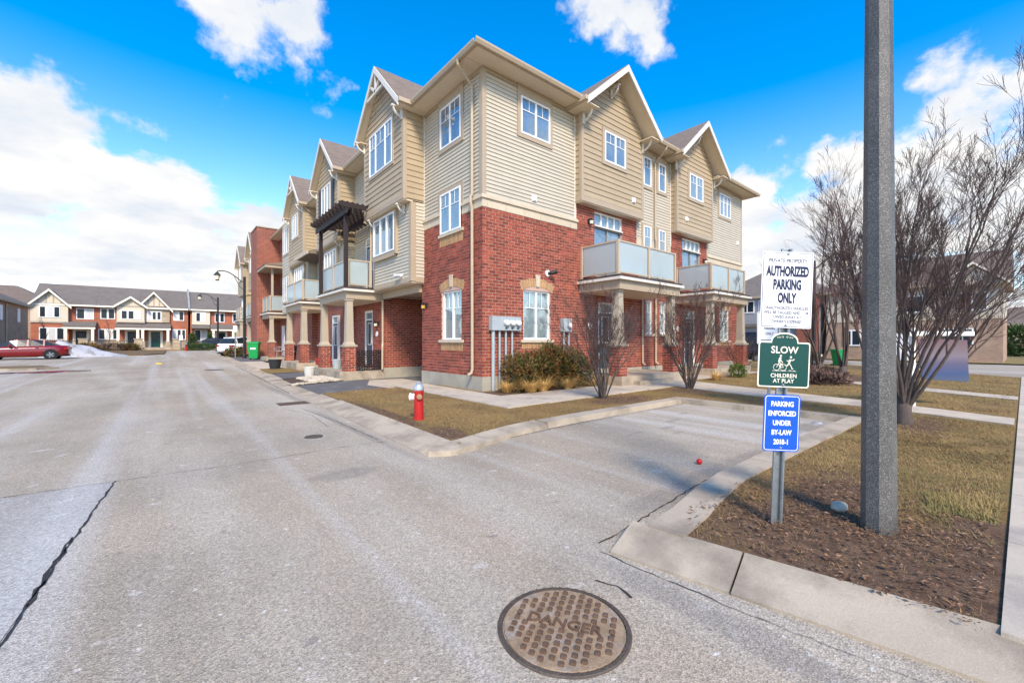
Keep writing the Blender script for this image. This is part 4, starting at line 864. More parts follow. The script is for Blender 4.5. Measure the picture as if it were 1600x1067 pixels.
downspout(H, [(8.95, -.66, 9.7), (8.95, -.62, 9.58), (9.02, -.08, 9.2), (9.02, -.08, 6.0), (9.02, -.12, 5.9), (9.06, -.09, 5.6), (9.06, -.08, .7), (9.06, -.22, .6)]); downspout(H, [(8.1, -.05, 3.3), (8.1, -.07, .7), (8.1, -.2, .6)], .04)
downspout(H, [(-.86, 7.22, 6.5), (-.6, 7.1, 6.35), (-.6, 7.1, 3.8)], .04)
for pl, u, z in ((facing('R', -.3), 7.08, 7.14), (facing('R', -.3), 11.2, 7.16), (FR, 17.3, 7.0), (FR, 2.04, 6.21)):
    v = MB().pbox(pl, u - .1, u + .1, .0, .05, z - .1, z + .1).build('wall_vent', 'white_paint', H); MB().pbox(pl, u - .06, u + .06, .05, .085, z - .075, z + .03).build('vent_hood', 'white_paint', v)
lantern('black lantern on the brick beside the near balcony door', FR, 4.74, 5.95); lantern('black lantern on the brick right of the far balcony door', FR, 13.4, 5.55)
lantern('black lantern with amber glass on the brick by the passage', FL, 3.4, 2.85, True)
for u in (4.84, 10.95):
    q = MB(); c = FR(u, .02, 2.15); q.tube([(u, -.005, 2.15), (u, -.03, 2.15)], .13, 14); tag(q.build('number_plaque', 'white_paint'), 'small white house plaque beside the %s front door on the lawn side' % ('near' if u < 6 else 'far'), 'plaque', 'house number plaques')
t = thing('electric_meter_bank', 'wide grey meter box with three round meters on the corner brick', 'meter', (.75, -.1, .12))
MB().pbox(FR, .22, 1.34, .008, .2, 1.90, 2.32).build('cabinet', 'meter_grey', t, bevel=.008)
for u in (.74, .97, 1.20):
    q = MB().tube([(u, -.2, 2.13), (u, -.24, 2.13), (u, -.25, 2.13)], [.105, .105, .09], 18).build('meter', 'silver_paint', t); MB().tube([(u, -.251, 2.13), (u, -.29, 2.13), (u, -.31, 2.13)], [.082, .08, .05], 16).build('meter_dome', 'white_paint', q); MB().pbox(FR, u - .035, u + .035, .2, .215, 1.95, 1.99).build('seal_tag', 'dark_plastic', q)
for u, r, zb in ((.32, .055, .1), (.56, .035, .15), (.80, .035, .15), (1.05, .035, .15)): MB().tube([(u, -.1, 1.895), (u, -.1, zb)], r, 10).build('conduit', 'meter_grey', t)
t = thing('electric_meter', 'single round meter in a narrow grey box beside the arched window', 'meter', (3.47, -.1, .12))
MB().pbox(FR, 3.26, 3.68, .008, .18, 1.90, 2.36).build('cabinet', 'meter_grey', t, bevel=.008); q = MB().tube([(3.52, -.18, 2.12), (3.52, -.23, 2.12)], [.1, .1], 18).build('meter', 'silver_paint', t); MB().tube([(3.52, -.231, 2.12), (3.52, -.27, 2.12), (3.52, -.29, 2.12)], [.08, .078, .05], 16).build('meter_dome', 'white_paint', q)
for u in (3.36, 3.6): MB().tube([(u, -.09, 1.895), (u, -.09, .15)], .04, 10).build('conduit', 'meter_grey', t)
t = thing('security_camera', 'black floodlight camera fixed above the arched lawn-side window', 'camera', (2.65, -.05, 3.84))
MB().tube([(2.65, -.0085, 3.84), (2.65, -.05, 3.84)], .11, 14).build('mount', 'white_paint', t); MB().tube([(2.66, -.05, 3.84), (2.72, -.14, 3.84), (2.86, -.25, 3.9)], [.05, .06, .075], 12).build('lamp_head', 'black_metal', t)
t = thing('security_camera', 'white bullet camera under the big road-side bay window', 'camera', (-.53, 4.35, 4.0)); MB().tube([(-.522, 4.3, 3.98), (-.6, 4.3, 3.98)], .05, 12).build('mount', 'white_paint', t); MB().tube([(-.6, 4.25, 3.97), (-.66, 4.65, 4.0)], .05, 10).build('lens_barrel', 'white_paint', t)
# ------------------------------------------------------------------ the row along the road
def row_deck(P, y0, y1, x0=-1.6, zt=3.72, fas=.42, x1=-.02):
    MB().box(x0 + .02, x1, y0 + .02, y1 - .02, zt - fas, zt - .12).build('porch_beam', 'trim', P)
    MB().box(x0 - .12, x1, y0 - .12, y1 + .12, zt - .12, zt - .03).build('porch_cornice', 'trim_pale', P)
    MB().box(x0 - .05, x1, y0 - .05, y1 + .05, zt - .03, zt + .05).build('deck_edge', 'deck_membrane', P)
def bay_l(P, y0, y1, xo, z0, z1, zb, rs, truss=False, win='3', shutters=False, step=.2, gablew=1.1, mt='siding_tan'):
    yc = (y0 + y1) / 2; hf = (y1 - y0) / 2 + .27; fp, sp = facing('L', xo), facing('R', y0)
    MB().box(xo + .004, .1, y0 + .004, y1 - .004, z0, zb).build('bay_core', mt, P); hw = hf * (1 - .17 / rs) - .05
    MB().prism([(xo + .01, yc - hw, zb - .02), (xo + .01, yc + hw, zb - .02), (xo + .01, yc, zb + rs * .86)], [(.5, yc - hw, zb - .02), (.5, yc + hw, zb - .02), (.5, yc, zb + rs * .86)]).build('gable_core', mt, P)
    boards(P, fp, y0 + .1, y1 - .1, z0 + .18, zb + rs, step, mt, gable_clip(yc, hf, zb, rs)); boards(P, sp, xo + .1, 0, z0 + .05, zb - .2, step, mt)
    MB().pbox(fp, y0 - .03, y0 + .1, -.1, .03, z0, zb - .12).pbox(sp, xo + .03, xo + .11, -.05, .031, z0, zb - .12).build('corner_board', 'trim', P); MB().pbox(fp, y1 - .1, y1 + .03, -.1, .03, z0, zb - .12).build('corner_board', 'trim', P)
    MB().pbox(fp, y0 + .1, y1 - .1, -.02, .034, z0, z0 + .175).build('skirt_board', 'trim', P); MB().box(xo, xo + .4, y0, y1, z0 - .04, z0 - .001).build('bay_underside', 'soffit', P)
    window(P, fp, yc - .75, yc + .75, z0 + 1.6, zb - .3, back='curtain', n=3, w=.068, k=.5, tw=.055, trim=.1, grid=False)
    if shutters:
        for s in (-1, 1):
            u = yc + s * 1.1; o = MB().pbox(fp, u - .2, u + .2, .022, .06, z0 + 1.55, zb - .25).build('shutter', 'door_navy', P)
            for i in range(9): MB().pbox(fp, u - .16, u + .16, .06, .072, z0 + 1.65 + i * .14, z0 + 1.74 + i * .14).build('louvre', 'door_navy', o)
    gable(P, facing('L', 0.0), yc, hf, zb, rs, gablew, -xo, 5.0, truss=truss)
    for s in (-1, 1): bracket(P, fp, yc + s * ((y1 - y0) / 2 - .05), .03, zb - .13, .4)
def row_roof(P, ya, yb, gables):
    ys_ = sorted(set([ya, yb] + [q for g_ in gables for q in g_])); b = MB()
    for a, c in zip(ys_, ys_[1:]):
        st = .35 if any(g_[0] <= (a + c) / 2 <= g_[1] for g_ in gables) else -.6
        b.add([(st, a, roof_z(st)), (3.4, a, 11.35), (3.4, c, 11.35), (st, c, roof_z(st))], [(0, 1, 2, 3)]); b.add([(3.4, a, 11.35), (9, a, 9.6), (9, c, 9.6), (3.4, c, 11.35)], [(0, 1, 2, 3)])
        if st < 0:
            MB().box(-.6, -.01, a + .002, c - .002, 9.67, 9.70).build('soffit', 'soffit', P); gutter_run(P, facing('L', 0.0), a, c, .60, 9.82); MB().box(-.6, -.59, a + .003, c - .003, 9.701, 9.80).build('fascia', 'trim', P)
    b.build('roof', 'shingle', P, fix=False)
def porch_unit(P, y0, y1, deck_y0, deck_y1, door_y, step=.125, tower=False, side_brick=True):
    """recessed entrance wall with a porch below and a balcony above"""
    pl = facing('L', 0.0); hole = [(door_y, door_y + .95, .45, 2.95), (door_y - .1, door_y + .85, 3.85, 6.3)]
    mw = MB(); holed_wall(mw, pl, y0, y1, .2, 6.0, hole); mw.box(.16, 9, y0 + .01, y1 - .01, .0, 9.7); wl = mw.build('brick_wall', 'mortar', P, fix=False)
    set_bricks(lay(pl, y0 + .003, y1, .4, 3.6, hole), wl, 0)
    MB().box(.01, .15, y0, y1, 6.0, 9.7).build('sheathing', 'siding_light', P)
    MB().box(.003, .02, y0, door_y - .12, 3.7, 6.0).build('sheathing', 'siding_light', P); MB().box(.003, .02, door_y + .87, y1, 3.7, 6.0).build('sheathing', 'siding_light', P)
    boards(P, pl, y0 + .05, y1, 6.32, 9.6, step, 'siding_light'); boards(P, pl, door_y + .95, y1, 3.8, 6.3, step, 'siding_light')
    door_unit(P, pl, door_y, door_y + .95, .45, 2.95); door_unit(P, pl, door_y - .1, door_y + .85, 3.85, 6.3, m='door_navy')
    row_deck(P, deck_y0, deck_y1)
    MB().box(-1.85, -.02, deck_y0 - .1, deck_y1 + .1, -.1, .36 + rise(deck_y0)).build('porch_slab', 'concrete', P)
    MB().box(-1.5, -.03, deck_y0 + .1, deck_y1 - .1, 3.27, 3.31).build('porch_ceiling', 'soffit', P)
    for y in (deck_y0 + .2, deck_y1 - .2): column(P, -1.42, y, .36 + rise(deck_y0), 1.35 + rise(deck_y0), 3.31)
    railing(P, (-1.5, deck_y0 + .08), (-1.5, deck_y1 - .08), 3.8, 4.9, 2); railing(P, (-1.5, deck_y0 + .08), (-.6, deck_y0 + .08), 3.8, 4.9, 1, post0=False)
G2 = 'townhouses in the row along the road'
B = thing('townhouse', 'townhouse with dark wooden pergola over its glass balcony, next to the passage', 'townhouse', (0, 7.15, 0), group=G2)
porch_unit(B, 7.16, 10.75, 7.15, 10.95, 8.45)
# passage side wall
pr = facing('R', 7.15); hole = []
wl = MB().box(-.02, 9, 7.151, 7.4, .45, 3.68).build('passage_wall', 'mortar', B); set_bricks(lay(pr, -.02, 4.5, .46, 3.5), wl, 0)
MB().box(-.05, 9, 7.13, 7.4, -.2, .455).build('foundation', 'foundation', B)
downspout(B, [(-.12, 7.05, 3.3), (-.12, 7.05, 1.5), (-.16, 6.98, 1.35), (-.16, 6.98, .4)], .045)
bay_l(B, 10.75, 14.35, -.8, 6.5, 9.7, 9.8, 2.05, shutters=True)
lp2 = facing('L', -.5); MB().box(-.496, .12, 10.9, 14.2, 3.6, 6.46).build('bay_core', 'siding_light', B); boards(B, lp2, 10.95, 14.15, 3.7, 6.46, .125, 'siding_light'); boards(B, facing('R', 10.9), -.45, 0, 3.7, 6.46, .125, 'siding_light')
window(B, lp2, 11.6, 13.6, 4.4, 6.2, w=.15, n=4, back='curtain', tw=.13, trim=.12, grid=False); bracket(B, lp2, 11.2, .03, 6.48, .3)
MB().box(-.3, .1, 10.76, 14.3, .1, 3.6).build('ground_floor_wall', 'brick_far', B); door_unit(B, facing('L', -.3), 12.0, 12.95, .4, 2.9, w=.07)
row_roof(B, 7.62, 14.4, [(10.48, 14.4)])
pg = thing('pergola', 'dark brown timber pergola with notched rafters over the near road-side balcony', 'pergola', (-1.5, 8.9, 3.77))
for y in (7.2, 10.7): MB().box(-1.66, -1.52, y - .07, y + .07, 3.775, 6.80).build('post', 'dark_wood', pg)
for x in (-1.72, -1.50): MB().box(x, x + .05, 6.75, 11.1, 6.62, 6.86).build('beam', 'dark_wood', pg)
MB().box(-.66, -.60, 7.3, 10.7, 6.62, 6.86).build('ledger', 'dark_wood', pg)
for i in range(10):
    y = 6.85 + i * .455; x0, x1 = -1.98, -.05 if i > 1 else -.9
    MB().prism([(x0, y - .025, 6.93), (x0 + .12, y - .025, 6.865), (x1, y - .025, 6.865), (x1, y - .025, 7.06), (x0, y - .025, 7.06)], [(x0, y + .025, 6.93), (x0 + .12, y + .025, 6.865), (x1, y + .025, 6.865), (x1, y + .025, 7.06), (x0, y + .025, 7.06)]).build('rafter', 'dark_wood', pg)
for i in range(9): MB().box(-1.86 + i * .2, -1.82 + i * .2, 6.8, 11.0, 7.061, 7.10).build('slat', 'dark_wood', pg)
Cc = thing('townhouse', 'townhouse with timber-trussed gable and plain glass balcony, second past the passage', 'townhouse', (0, 14.4, 0), group=G2)
porch_unit(Cc, 14.41, 17.3, 14.3, 18.1, 15.4)
bay_l(Cc, 17.3, 21.0, -.8, 6.5, 9.7, 9.83, 2.15, truss=True)
MB().box(-.496, .12, 17.4, 20.9, 3.6, 6.46).build('bay_core', 'siding_light', Cc); boards(Cc, lp2, 17.45, 20.85, 3.7, 6.46, .16, 'siding_light'); boards(Cc, facing('R', 17.4), -.45, 0, 3.7, 6.46, .16, 'siding_light')
window(Cc, lp2, 18.0, 20.3, 4.3, 6.2, w=.15, n=4, back='curtain', tw=.13, trim=.12, grid=False)
MB().box(-.7, .1, 21.01, 23.5, 3.5, 9.75).build('wing_wall', 'siding_light', Cc); boards(Cc, facing('L', -.7), 21.05, 23.45, 3.6, 9.6, .2, 'siding_light')
for z in (4.3, 7.6): window(Cc, facing('L', -.7), 21.4, 23.1, z, z + 1.7, w=.068, k=.5, n=3, back='curtain', trim=.1, tw=.055, grid=False)
MB().box(-.3, .1, 17.32, 23.5, .1, 3.6).build('ground_floor_wall', 'brick_far', Cc)
MB().hexa([(-1.25, 14.45, 6.35), (-.02, 14.45, 6.35), (-.02, 17.25, 6.35), (-1.25, 17.25, 6.35), (-1.25, 14.45, 6.47), (-.02, 14.45, 6.85), (-.02, 17.25, 6.85), (-1.25, 17.25, 6.47)]).build('canopy_roof', 'shingle', Cc); MB().box(-1.3, -1.22, 14.42, 17.28, 6.3, 6.48).build('canopy_gutter', 'gutter', Cc)
downspout(Cc, [(-.75, 17.2, 9.6), (-.4, 17.15, 9.3), (-.1, 17.15, 9.2), (-.1, 17.15, 6.9)], .04)
row_roof(Cc, 14.42, 23.55, [(17.03, 21.27)])
D = thing('townhouse', 'townhouse with tall flat-topped red brick tower and small canopied balcony', 'townhouse', (0, 23.6, 0), group=G2)
MB().box(0, 9, 23.6, 28.1, .0, 9.7).build('recess_wall', 'brick_far', D); MB().box(-1.6, 2, 28.1, 31.0, .0, 10.55).build('brick_tower', 'brick_far', D); MB().box(-1.66, 2, 28.04, 31.06, 10.55, 10.63).build('tower_coping', 'trim', D)
row_deck(D, 25.0, 28.02, x0=-1.3); 
for k, y in enumerate((25.2,)): column(D, -1.1, y, .4, 1.5, 3.31, bricks=False)
pts = [(math.cos(a), math.sin(a)) for a in [i * math.pi / 8 for i in range(9)]]
MB().box(-1.55, -.0, 24.6, 28.05, -.1, .42).build('porch_slab', 'concrete', D)
railing(D, (-1.2, 25.1), (-1.2, 27.95), 3.8, 4.95, 2); railing(D, (-1.2, 25.1), (-.1, 25.1), 3.8, 4.95, 1, post0=False)
MB().box(-1.12, -.98, 25.15, 25.29, 3.78, 6.95).build('canopy_post', 'column_paint', D)
MB().box(-1.6, .0, 24.7, 28.08, 6.95, 7.15).build('canopy', 'trim', D); MB().hexa([(-1.65, 24.65, 7.151), (0, 24.65, 7.151), (0, 28.09, 7.151), (-1.65, 28.09, 7.151), (-1.5, 24.8, 7.2), (0, 24.8, 7.55), (0, 28.09, 7.55), (-1.5, 28.09, 7.2)]).build('canopy_roof', 'shingle', D)
MB().box(-.04, -.003, 26.2, 27.2, 3.85, 6.1).build('balcony_door', 'door_dark', D); MB().box(-.04, -.003, 26.3, 27.2, .45, 2.8).build('porch_door', 'white_paint', D)
row_roof(D, 23.6, 31.1, [])
for nm, yy0, lab in (('townhouse', 31.1, 'townhouse with brown gable just beyond the brick tower'), ('townhouse', 38.6, 'farthest townhouse of the road row, behind the white car')):
    E_ = thing(nm, lab, 'townhouse', (0, yy0, 0), group=G2)
    MB().box(0, 9, yy0, yy0 + 7.4, 0, 3.7).build('brick_wall', 'brick_far', E_); MB().box(0, 9, yy0, yy0 + 7.4, 3.7, 9.7).build('sheathing', 'siding_light', E_)
    bay_l(E_, yy0 + 3.6, yy0 + 7.2, -.8, 6.5, 9.7, 9.8, 2.1, step=.25)
    MB().box(-.5, .1, yy0 + 3.7, yy0 + 7.1, 3.7, 6.45).build('bay_core', 'siding_tan', E_); window(E_, facing('L', -.5), yy0 + 4.3, yy0 + 6.3, 4.4, 6.2, w=.1, n=3, back='curtain', trim=.1, grid=False)
    row_deck(E_, yy0 + .3, yy0 + 3.5, x0=-1.5); railing(E_, (-1.4, yy0 + .4), (-1.4, yy0 + 3.4), 3.8, 4.95, 2); railing(E_, (-1.4, yy0 + .4), (-.1, yy0 + .4), 3.8, 4.95, 1, post0=False)
    for y in (yy0 + .5, yy0 + 3.3): column(E_, -1.3, y, .4, 1.5, 3.31, bricks=False)
    MB().box(-.04, -.003, yy0 + 1.2, yy0 + 2.2, 3.85, 6.1).build('balcony_door', 'door_dark', E_); MB().box(-.04, -.003, yy0 + 1.2, yy0 + 2.2, .45, 2.8).build('porch_door', 'door_dark', E_)
    row_roof(E_, yy0, yy0 + 7.5, [(yy0 + 3.33, yy0 + 7.47)])
for u, z, lab in ((7.75, 2.35, 'black lantern beside the front door under the pergola balcony'), (7.6, 5.6, 'black lantern beside the balcony door under the pergola')): lantern(lab, facing('L', 0.0), u, z)
q = MB().tube([(-.005, 7.95, 1.9), (-.03, 7.95, 1.9)], .12, 14); tag(q.build('number_plaque', 'white_paint'), 'round white plaque beside the front door under the pergola balcony', 'plaque', 'house number plaques')
ws = thing('woven_screen', 'dark woven privacy screen across the open side of the near porch', 'screen', (-.8, 7.12, .36))
for i in range(12): MB().tube([(-1.16 + i * .098, 7.1 + (.012 if i % 2 else -.012), .38), (-1.16 + i * .098, 7.1 + (.012 if i % 2 else -.012), 1.24)], .02, 5).build('stake', 'dark_wood', ws)
for j in range(11):
    z = .42 + j * .075; pts = [(-1.2 + i * .049, 7.1 + (.03 if (i // 2 + j) % 2 else -.03), z + .012 * math.sin(i + j)) for i in range(24)]; MB().tube(pts, .026, 5).build('strand', 'dark_wood', ws)

# ------------------------------------------------------------------ far houses across the end of the road
def far_window(P, x0, x1, z0, z1, y, n=2, shut=0.0, m='white_paint'):
    pl = facing('R', y); f = MB().pbox(pl, x0, x1, .0, .05, z0, z1).build('window', m, P); s = (x1 - x0) / n
    for i in range(n): MB().pbox(pl, x0 + i * s + .09, x0 + (i + 1) * s - .09, .05, .056, z0 + .1, z1 - .1).build('pane', 'curtain' if (i + int(abs(x0) * 3)) % 3 == 0 else 'car_glass', f)
def far_gable(P, x0, x1, y, z0, zb, rs, strips=4, back=4.0, roof='shingle_grey'):
    xc, hw = (x0 + x1) / 2, (x1 - x0) / 2
    MB().box(x0, x1, y, y + 1.2, z0, zb).build('gable_wall', 'half_timber', P)
    MB().prism([(x0, y + .01, zb), (x1, y + .01, zb), (xc, y + .01, zb + rs)], [(x0, y + 1, zb), (x1, y + 1, zb), (xc, y + 1, zb + rs)]).build('gable_panel', 'half_timber', P)
    for i in range(1, strips):
        x = x0 + (x1 - x0) * i / strips; MB().box(x - .06, x + .06, y - .03, y + .02, z0 + .1 if rs < 1 else zb + .05, zb + rs * (1 - abs(x - xc) / hw) - .1).build('timber_strip', 'timber_strip', P)
    MB().box(x0 - .05, x1 + .05, y - .04, y + .02, zb - .12, zb + .04).build('timber_strip', 'timber_strip', P); MB().box(x0 - .05, x1 + .05, y - .05, y + .02, z0 - .05, z0 + .15).build('timber_strip', 'timber_strip', P)
    for s in (-1, 1):
        e = (xc + s * (hw + .35), zb - .35 * rs / hw); p = (xc, zb + rs)
        MB().hexa([(e[0], y - .4, e[1]), (p[0], y - .4, p[1]), (p[0], y + back, p[1]), (e[0], y + back, e[1]), (e[0], y - .4, e[1] + .15), (p[0], y - .4, p[1] + .15), (p[0], y + back, p[1] + .15), (e[0], y + back, e[1] + .15)]).build('roof_slope', roof, P)
        MB().hexa([(e[0], y - .46, e[1] - .12), (p[0], y - .46, p[1] - .12), (p[0], y - .41, p[1] - .12), (e[0], y - .41, e[1] - .12), (e[0], y - .46, e[1] + .16), (p[0], y - .46, p[1] + .16), (p[0], y - .41, p[1] + .16), (e[0], y - .41, e[1] + .16)]).build('rake_board', 'sign_cream', P)
def far_porch(P, x0, x1, y, posts, door, m='door_navy'):
    MB().hexa([(x0, y - 2.0, 3.35), (x1, y - 2.0, 3.35), (x1, y, 3.35), (x0, y, 3.35), (x0, y - 2.0, 3.5), (x1, y - 2.0, 3.5), (x1, y, 4.15), (x0, y, 4.15)]).build('porch_roof', 'shingle_grey', P)
    MB().box(x0, x1, y - 1.98, y - 1.85, 3.12, 3.349).build('porch_beam', 'sign_cream', P); MB().box(x0 + .1, x1 - .1, y - 2.0, y - .01, .2, .75).build('porch_floor', 'concrete', P)
    for x in posts:
        MB().box(x - .14, x + .14, y - 1.95, y - 1.7, 1.6, 3.12).build('post', 'sign_cream', P); MB().box(x - .24, x + .24, y - 2.0, y - 1.6, .7, 1.6).build('pier', 'stone_far', P)
    for x in door:
        f = MB().box(x - .75, x + .75, y - .05, y - .003, .75, 3.1).build('door_frame', 'sign_cream', P); MB().box(x - .48, x + .48, y - .09, y - .051, .75, 2.9).build('door', m, f); MB().box(x - .28, x + .28, y - .1, y - .091, 1.75, 2.65).build('door_light', 'car_glass', f)
FY = 66.0; GF = 'far townhouses facing down the road'
def far_body(P, x0, x1, d0=0.0, lower='stone_far'):
    MB().box(x0, x1, FY + d0 + .3, FY + 9, .2, 6.15).build('wall', 'brick_orange', P); MB().box(x0, x1, FY + d0 + .27, FY + d0 + .299, .2, 1.7).build('stone_base', lower, P)
    MB().hexa([(x0, FY + d0 - .3, 6.1), (x1, FY + d0 - .3, 6.1), (x1, FY + 4.5, 8.95), (x0, FY + 4.5, 8.95), (x0, FY + d0 - .3, 6.25), (x1, FY + d0 - .3, 6.25), (x1, FY + 4.5, 9.1), (x0, FY + 4.5, 9.1)]).build('roof', 'shingle_grey', P)
    MB().hexa([(x0, FY + 4.5, 8.95), (x1, FY + 4.5, 8.95), (x1, FY + 9.3, 6.1), (x0, FY + 9.3, 6.1), (x0, FY + 4.5, 9.1), (x1, FY + 4.5, 9.1), (x1, FY + 9.3, 6.25), (x0, FY + 9.3, 6.25)]).build('rear_roof', 'shingle_grey', P)
    MB().box(x0, x1, FY + d0 - .36, FY + d0 - .3, 6.0, 6.2).build('eave_board', 'sign_cream', P)
u1 = thing('far_townhouse', 'end townhouse with wide white half-timbered gable at the left of the far row', 'townhouse', (-17, FY, .2), group=GF)
far_body(u1, -19.6, -13.98); far_gable(u1, -19.6, -16.45, FY - .3, 3.9, 6.1, 1.75, 5); far_window(u1, -18.9, -17.1, 4.5, 5.9, FY - .3, 3); far_window(u1, -18.9, -16.7, 1.7, 3.2, FY + .27, 3); far_window(u1, -15.8, -14.2, 4.4, 5.8, FY + .3, 2); far_porch(u1, -16.8, -13.9, FY + .3, (-16.5, -14.15), (-15.35,))
MB().box(-19.58, -16.4, FY - .25, FY + .3, .2, 3.85).build('bay_wall', 'brick_orange', u1); far_window(u1, -18.9, -16.75, 1.75, 3.3, FY - .25, 3)
u2 = thing('far_townhouse', 'middle far townhouse with narrow white gable and a blue-grey door', 'townhouse', (-11.8, FY, .2), group=GF)
far_body(u2, -13.97, -9.71); far_gable(u2, -12.0, -9.25, FY - .5, 4.1, 6.3, 1.1, 1); far_window(u2, -11.6, -9.6, 4.5, 5.7, FY - .5, 3); far_window(u2, -13.6, -12.2, 4.5, 5.9, FY + .3); far_window(u2, -13.8, -11.8, 1.8, 3.2, FY + .27, 3); far_porch(u2, -12.1, -9.6, FY + .3, (-11.8, -9.9), (-10.5,))
u3 = thing('far_townhouse', 'far townhouse with tall striped gable beside the firewall', 'townhouse', (-7, FY, .2), group=GF)
far_body(u3, -9.7, -4.55); far_gable(u3, -10.0, -6.6, FY + .0, 5.9, 6.1, 2.1, 6); MB().box(-9.2, -7.4, FY - .02, FY + .3, 4.2, 5.9).build('bay_wall', 'half_timber', u3); MB().box(-7.39, -6.6, FY - .02, FY + .3, 4.2, 5.9).build('bay_wall', 'stone_far', u3); far_window(u3, -9.0, -7.5, 4.5, 5.7, FY - .02, 3); far_window(u3, -6.2, -5.0, 4.5, 5.9, FY + .3); far_window(u3, -6.3, -4.8, 1.8, 3.3, FY + .27, 3); far_porch(u3, -9.58, -6.5, FY + .3, (-9.4, -6.8), (-8.1,), 'sign_green')
MB().box(-4.54, -4.3, FY + .0, FY + 4.6, 5.9, 6.4).prism([(-4.54, FY - .2, 6.0), (-4.54, FY + 4.6, 9.1), (-4.54, FY + 4.6, 9.5), (-4.54, FY - .2, 6.5)], [(-4.3, FY - .2, 6.0), (-4.3, FY + 4.6, 9.1), (-4.3, FY + 4.6, 9.5), (-4.3, FY - .2, 6.5)]).build('firewall', 'vinyl_grey', u3)
u4 = thing('far_townhouse', 'far townhouse with boxy white upper bay right of the firewall', 'townhouse', (-1.5, FY, .2), group=GF)
far_body(u4, -4.28, 8.0); MB().box(-4.1, -2.0, FY - .1, FY + .3, 4.0, 6.05).build('bay_wall', 'half_timber', u4); far_window(u4, -3.7, -2.5, 4.4, 5.8, FY - .1); far_window(u4, -1.4, -.2, 4.4, 5.8, FY + .3); far_window(u4, .8, 2.0, 4.4, 5.8, FY + .3); far_window(u4, -3.8, -2.3, 1.6, 3.3, FY + .27); far_porch(u4, -2.0, 1.0, FY + .3, (-1.7, .7), (-.6,))
MB().hexa([(-4.2, FY - 1.2, 3.4), (-2.05, FY - 1.2, 3.4), (-2.05, FY + .2, 3.4), (-4.2, FY + .2, 3.4), (-4.2, FY - 1.2, 3.5), (-2.05, FY - 1.2, 3.5), (-2.05, FY + .2, 4.0), (-4.2, FY + .2, 4.0)]).build('lower_roof', 'shingle_grey', u4)
def hip_house(name, label, x0, x1, y0, y1, ze, rz, wall, roof, cat='house', upper=None, split=3.0, inset=3.2, over=.4):
    P = thing(name, label, cat, ((x0 + x1) / 2, (y0 + y1) / 2, 0)); MB().box(x0, x1, y0, y1, 0, split if upper else ze).build('wall', wall, P)
    if upper: MB().box(x0, x1, y0, y1, split, ze).build('upper_wall', upper, P)
    o = over; a = [(x0 - o, y0 - o, ze), (x1 + o, y0 - o, ze), (x1 + o, y1 + o, ze), (x0 - o, y1 + o, ze)]; i_ = min(inset, (x1 - x0) / 2 - .05, (y1 - y0) / 2 - .05)
    b_ = [(x0 + i_, y0 + i_, rz), (x1 - i_, y0 + i_, rz), (x1 - i_, y1 - i_, rz), (x0 + i_, y1 - i_, rz)]
    MB().hexa(a + b_).build('roof', roof, P); MB().box(x0 - o, x1 + o, y0 - o, y1 + o, ze - .2, ze - .002).build('eave', 'trim', P); return P
bh = hip_house('brick_house', 'brown brick house with hipped roof at the far left edge', -29, -19.0, 47.0, 61.0, 5.55, 8.3, 'brick_brown', 'shingle_brown', inset=4.5)
pe = facing('E', -19.0)
for y in (50.2, 56.5): MB().pbox(pe, y, y + .9, .0, .06, 3.6, 5.0).build('window', 'white_paint', bh)
downspout(bh, [(-18.93, 52.2, 5.3), (-18.93, 52.2, .6)], .06); MB().lathe([(.14, 0), (.14, .3), (.2, .32), (.2, .4)], 8, (-20.8, 51.5, 6.6)).build('roof_vent', 'black_metal', bh)
hip_house('brick_house', 'brown-roofed house showing behind the left end of the far row', -30, -19.5, 78, 90, 6.6, 9.6, 'brick_brown', 'shingle_brown', inset=4)
# right background
h1 = hip_house('siding_house', 'large cream-topped brick house behind the bare trees at right', 38, 48, -9.2, 1.0, 5.9, 6.0, 'brick_brown', 'shingle_brown', upper='siding_light', split=3.3, inset=3)
MB().prism([(37.6, -9.6, 5.9), (37.6, 1.4, 5.9), (43, -1.6, 8.7), (43, -9.6, 8.7)], [(48.4, -9.6, 5.9), (48.4, 1.4, 5.9), (43.1, -1.6, 8.7), (43.1, -9.6, 8.7)]).build('gable_roof', 'shingle_brown', h1)
MB().prism([(37.5, -9.3, 5.6), (37.5, -6.3, 5.6), (37.5, -7.8, 7.0)], [(41, -9.3, 5.6), (41, -6.3, 5.6), (41, -7.8, 7.0)]).build('front_gable', 'half_timber', h1); MB().hexa([(37.2, -9.6, 5.5), (37.2, -7.8, 7.1), (41, -7.8, 7.1), (41, -9.6, 5.5), (37.2, -9.6, 5.65), (37.2, -7.8, 7.25), (41, -7.8, 7.25), (41, -9.6, 5.65)]).hexa([(37.2, -7.8, 7.1), (37.2, -6.0, 5.5), (41, -6.0, 5.5), (41, -7.8, 7.1), (37.2, -7.8, 7.25), (37.2, -6.0, 5.65), (41, -6.0, 5.65), (41, -7.8, 7.25)]).build('front_gable_roof', 'sign_cream', h1)
ph = facing('L', 38.0)
for y, z, n_ in ((-8.5, 3.8, 1.5), (-5.2, 3.8, 1.3), (-2.4, 3.8, 1.3), (-7.8, 1.2, 1.6), (-1.4, 1.2, 1.2)):
    f = MB().pbox(ph, y, y + n_, 0, .06, z, z + 1.35).build('window', 'white_paint', h1)
    for s in (0, 1): MB().pbox(ph, y + .08 + s * n_ / 2, y + n_ / 2 - .04 + s * n_ / 2, .06, .066, z + .1, z + 1.25).build('pane', 'car_glass', f)
MB().pbox(ph, -4.6, -2.0, 0, .04, .1, 2.3).build('garage_door', 'white_paint', h1); MB().pbox(ph, -9.2, 1.0, 0, .05, 3.2, 3.4).build('belt_course', 'stone_band', h1)
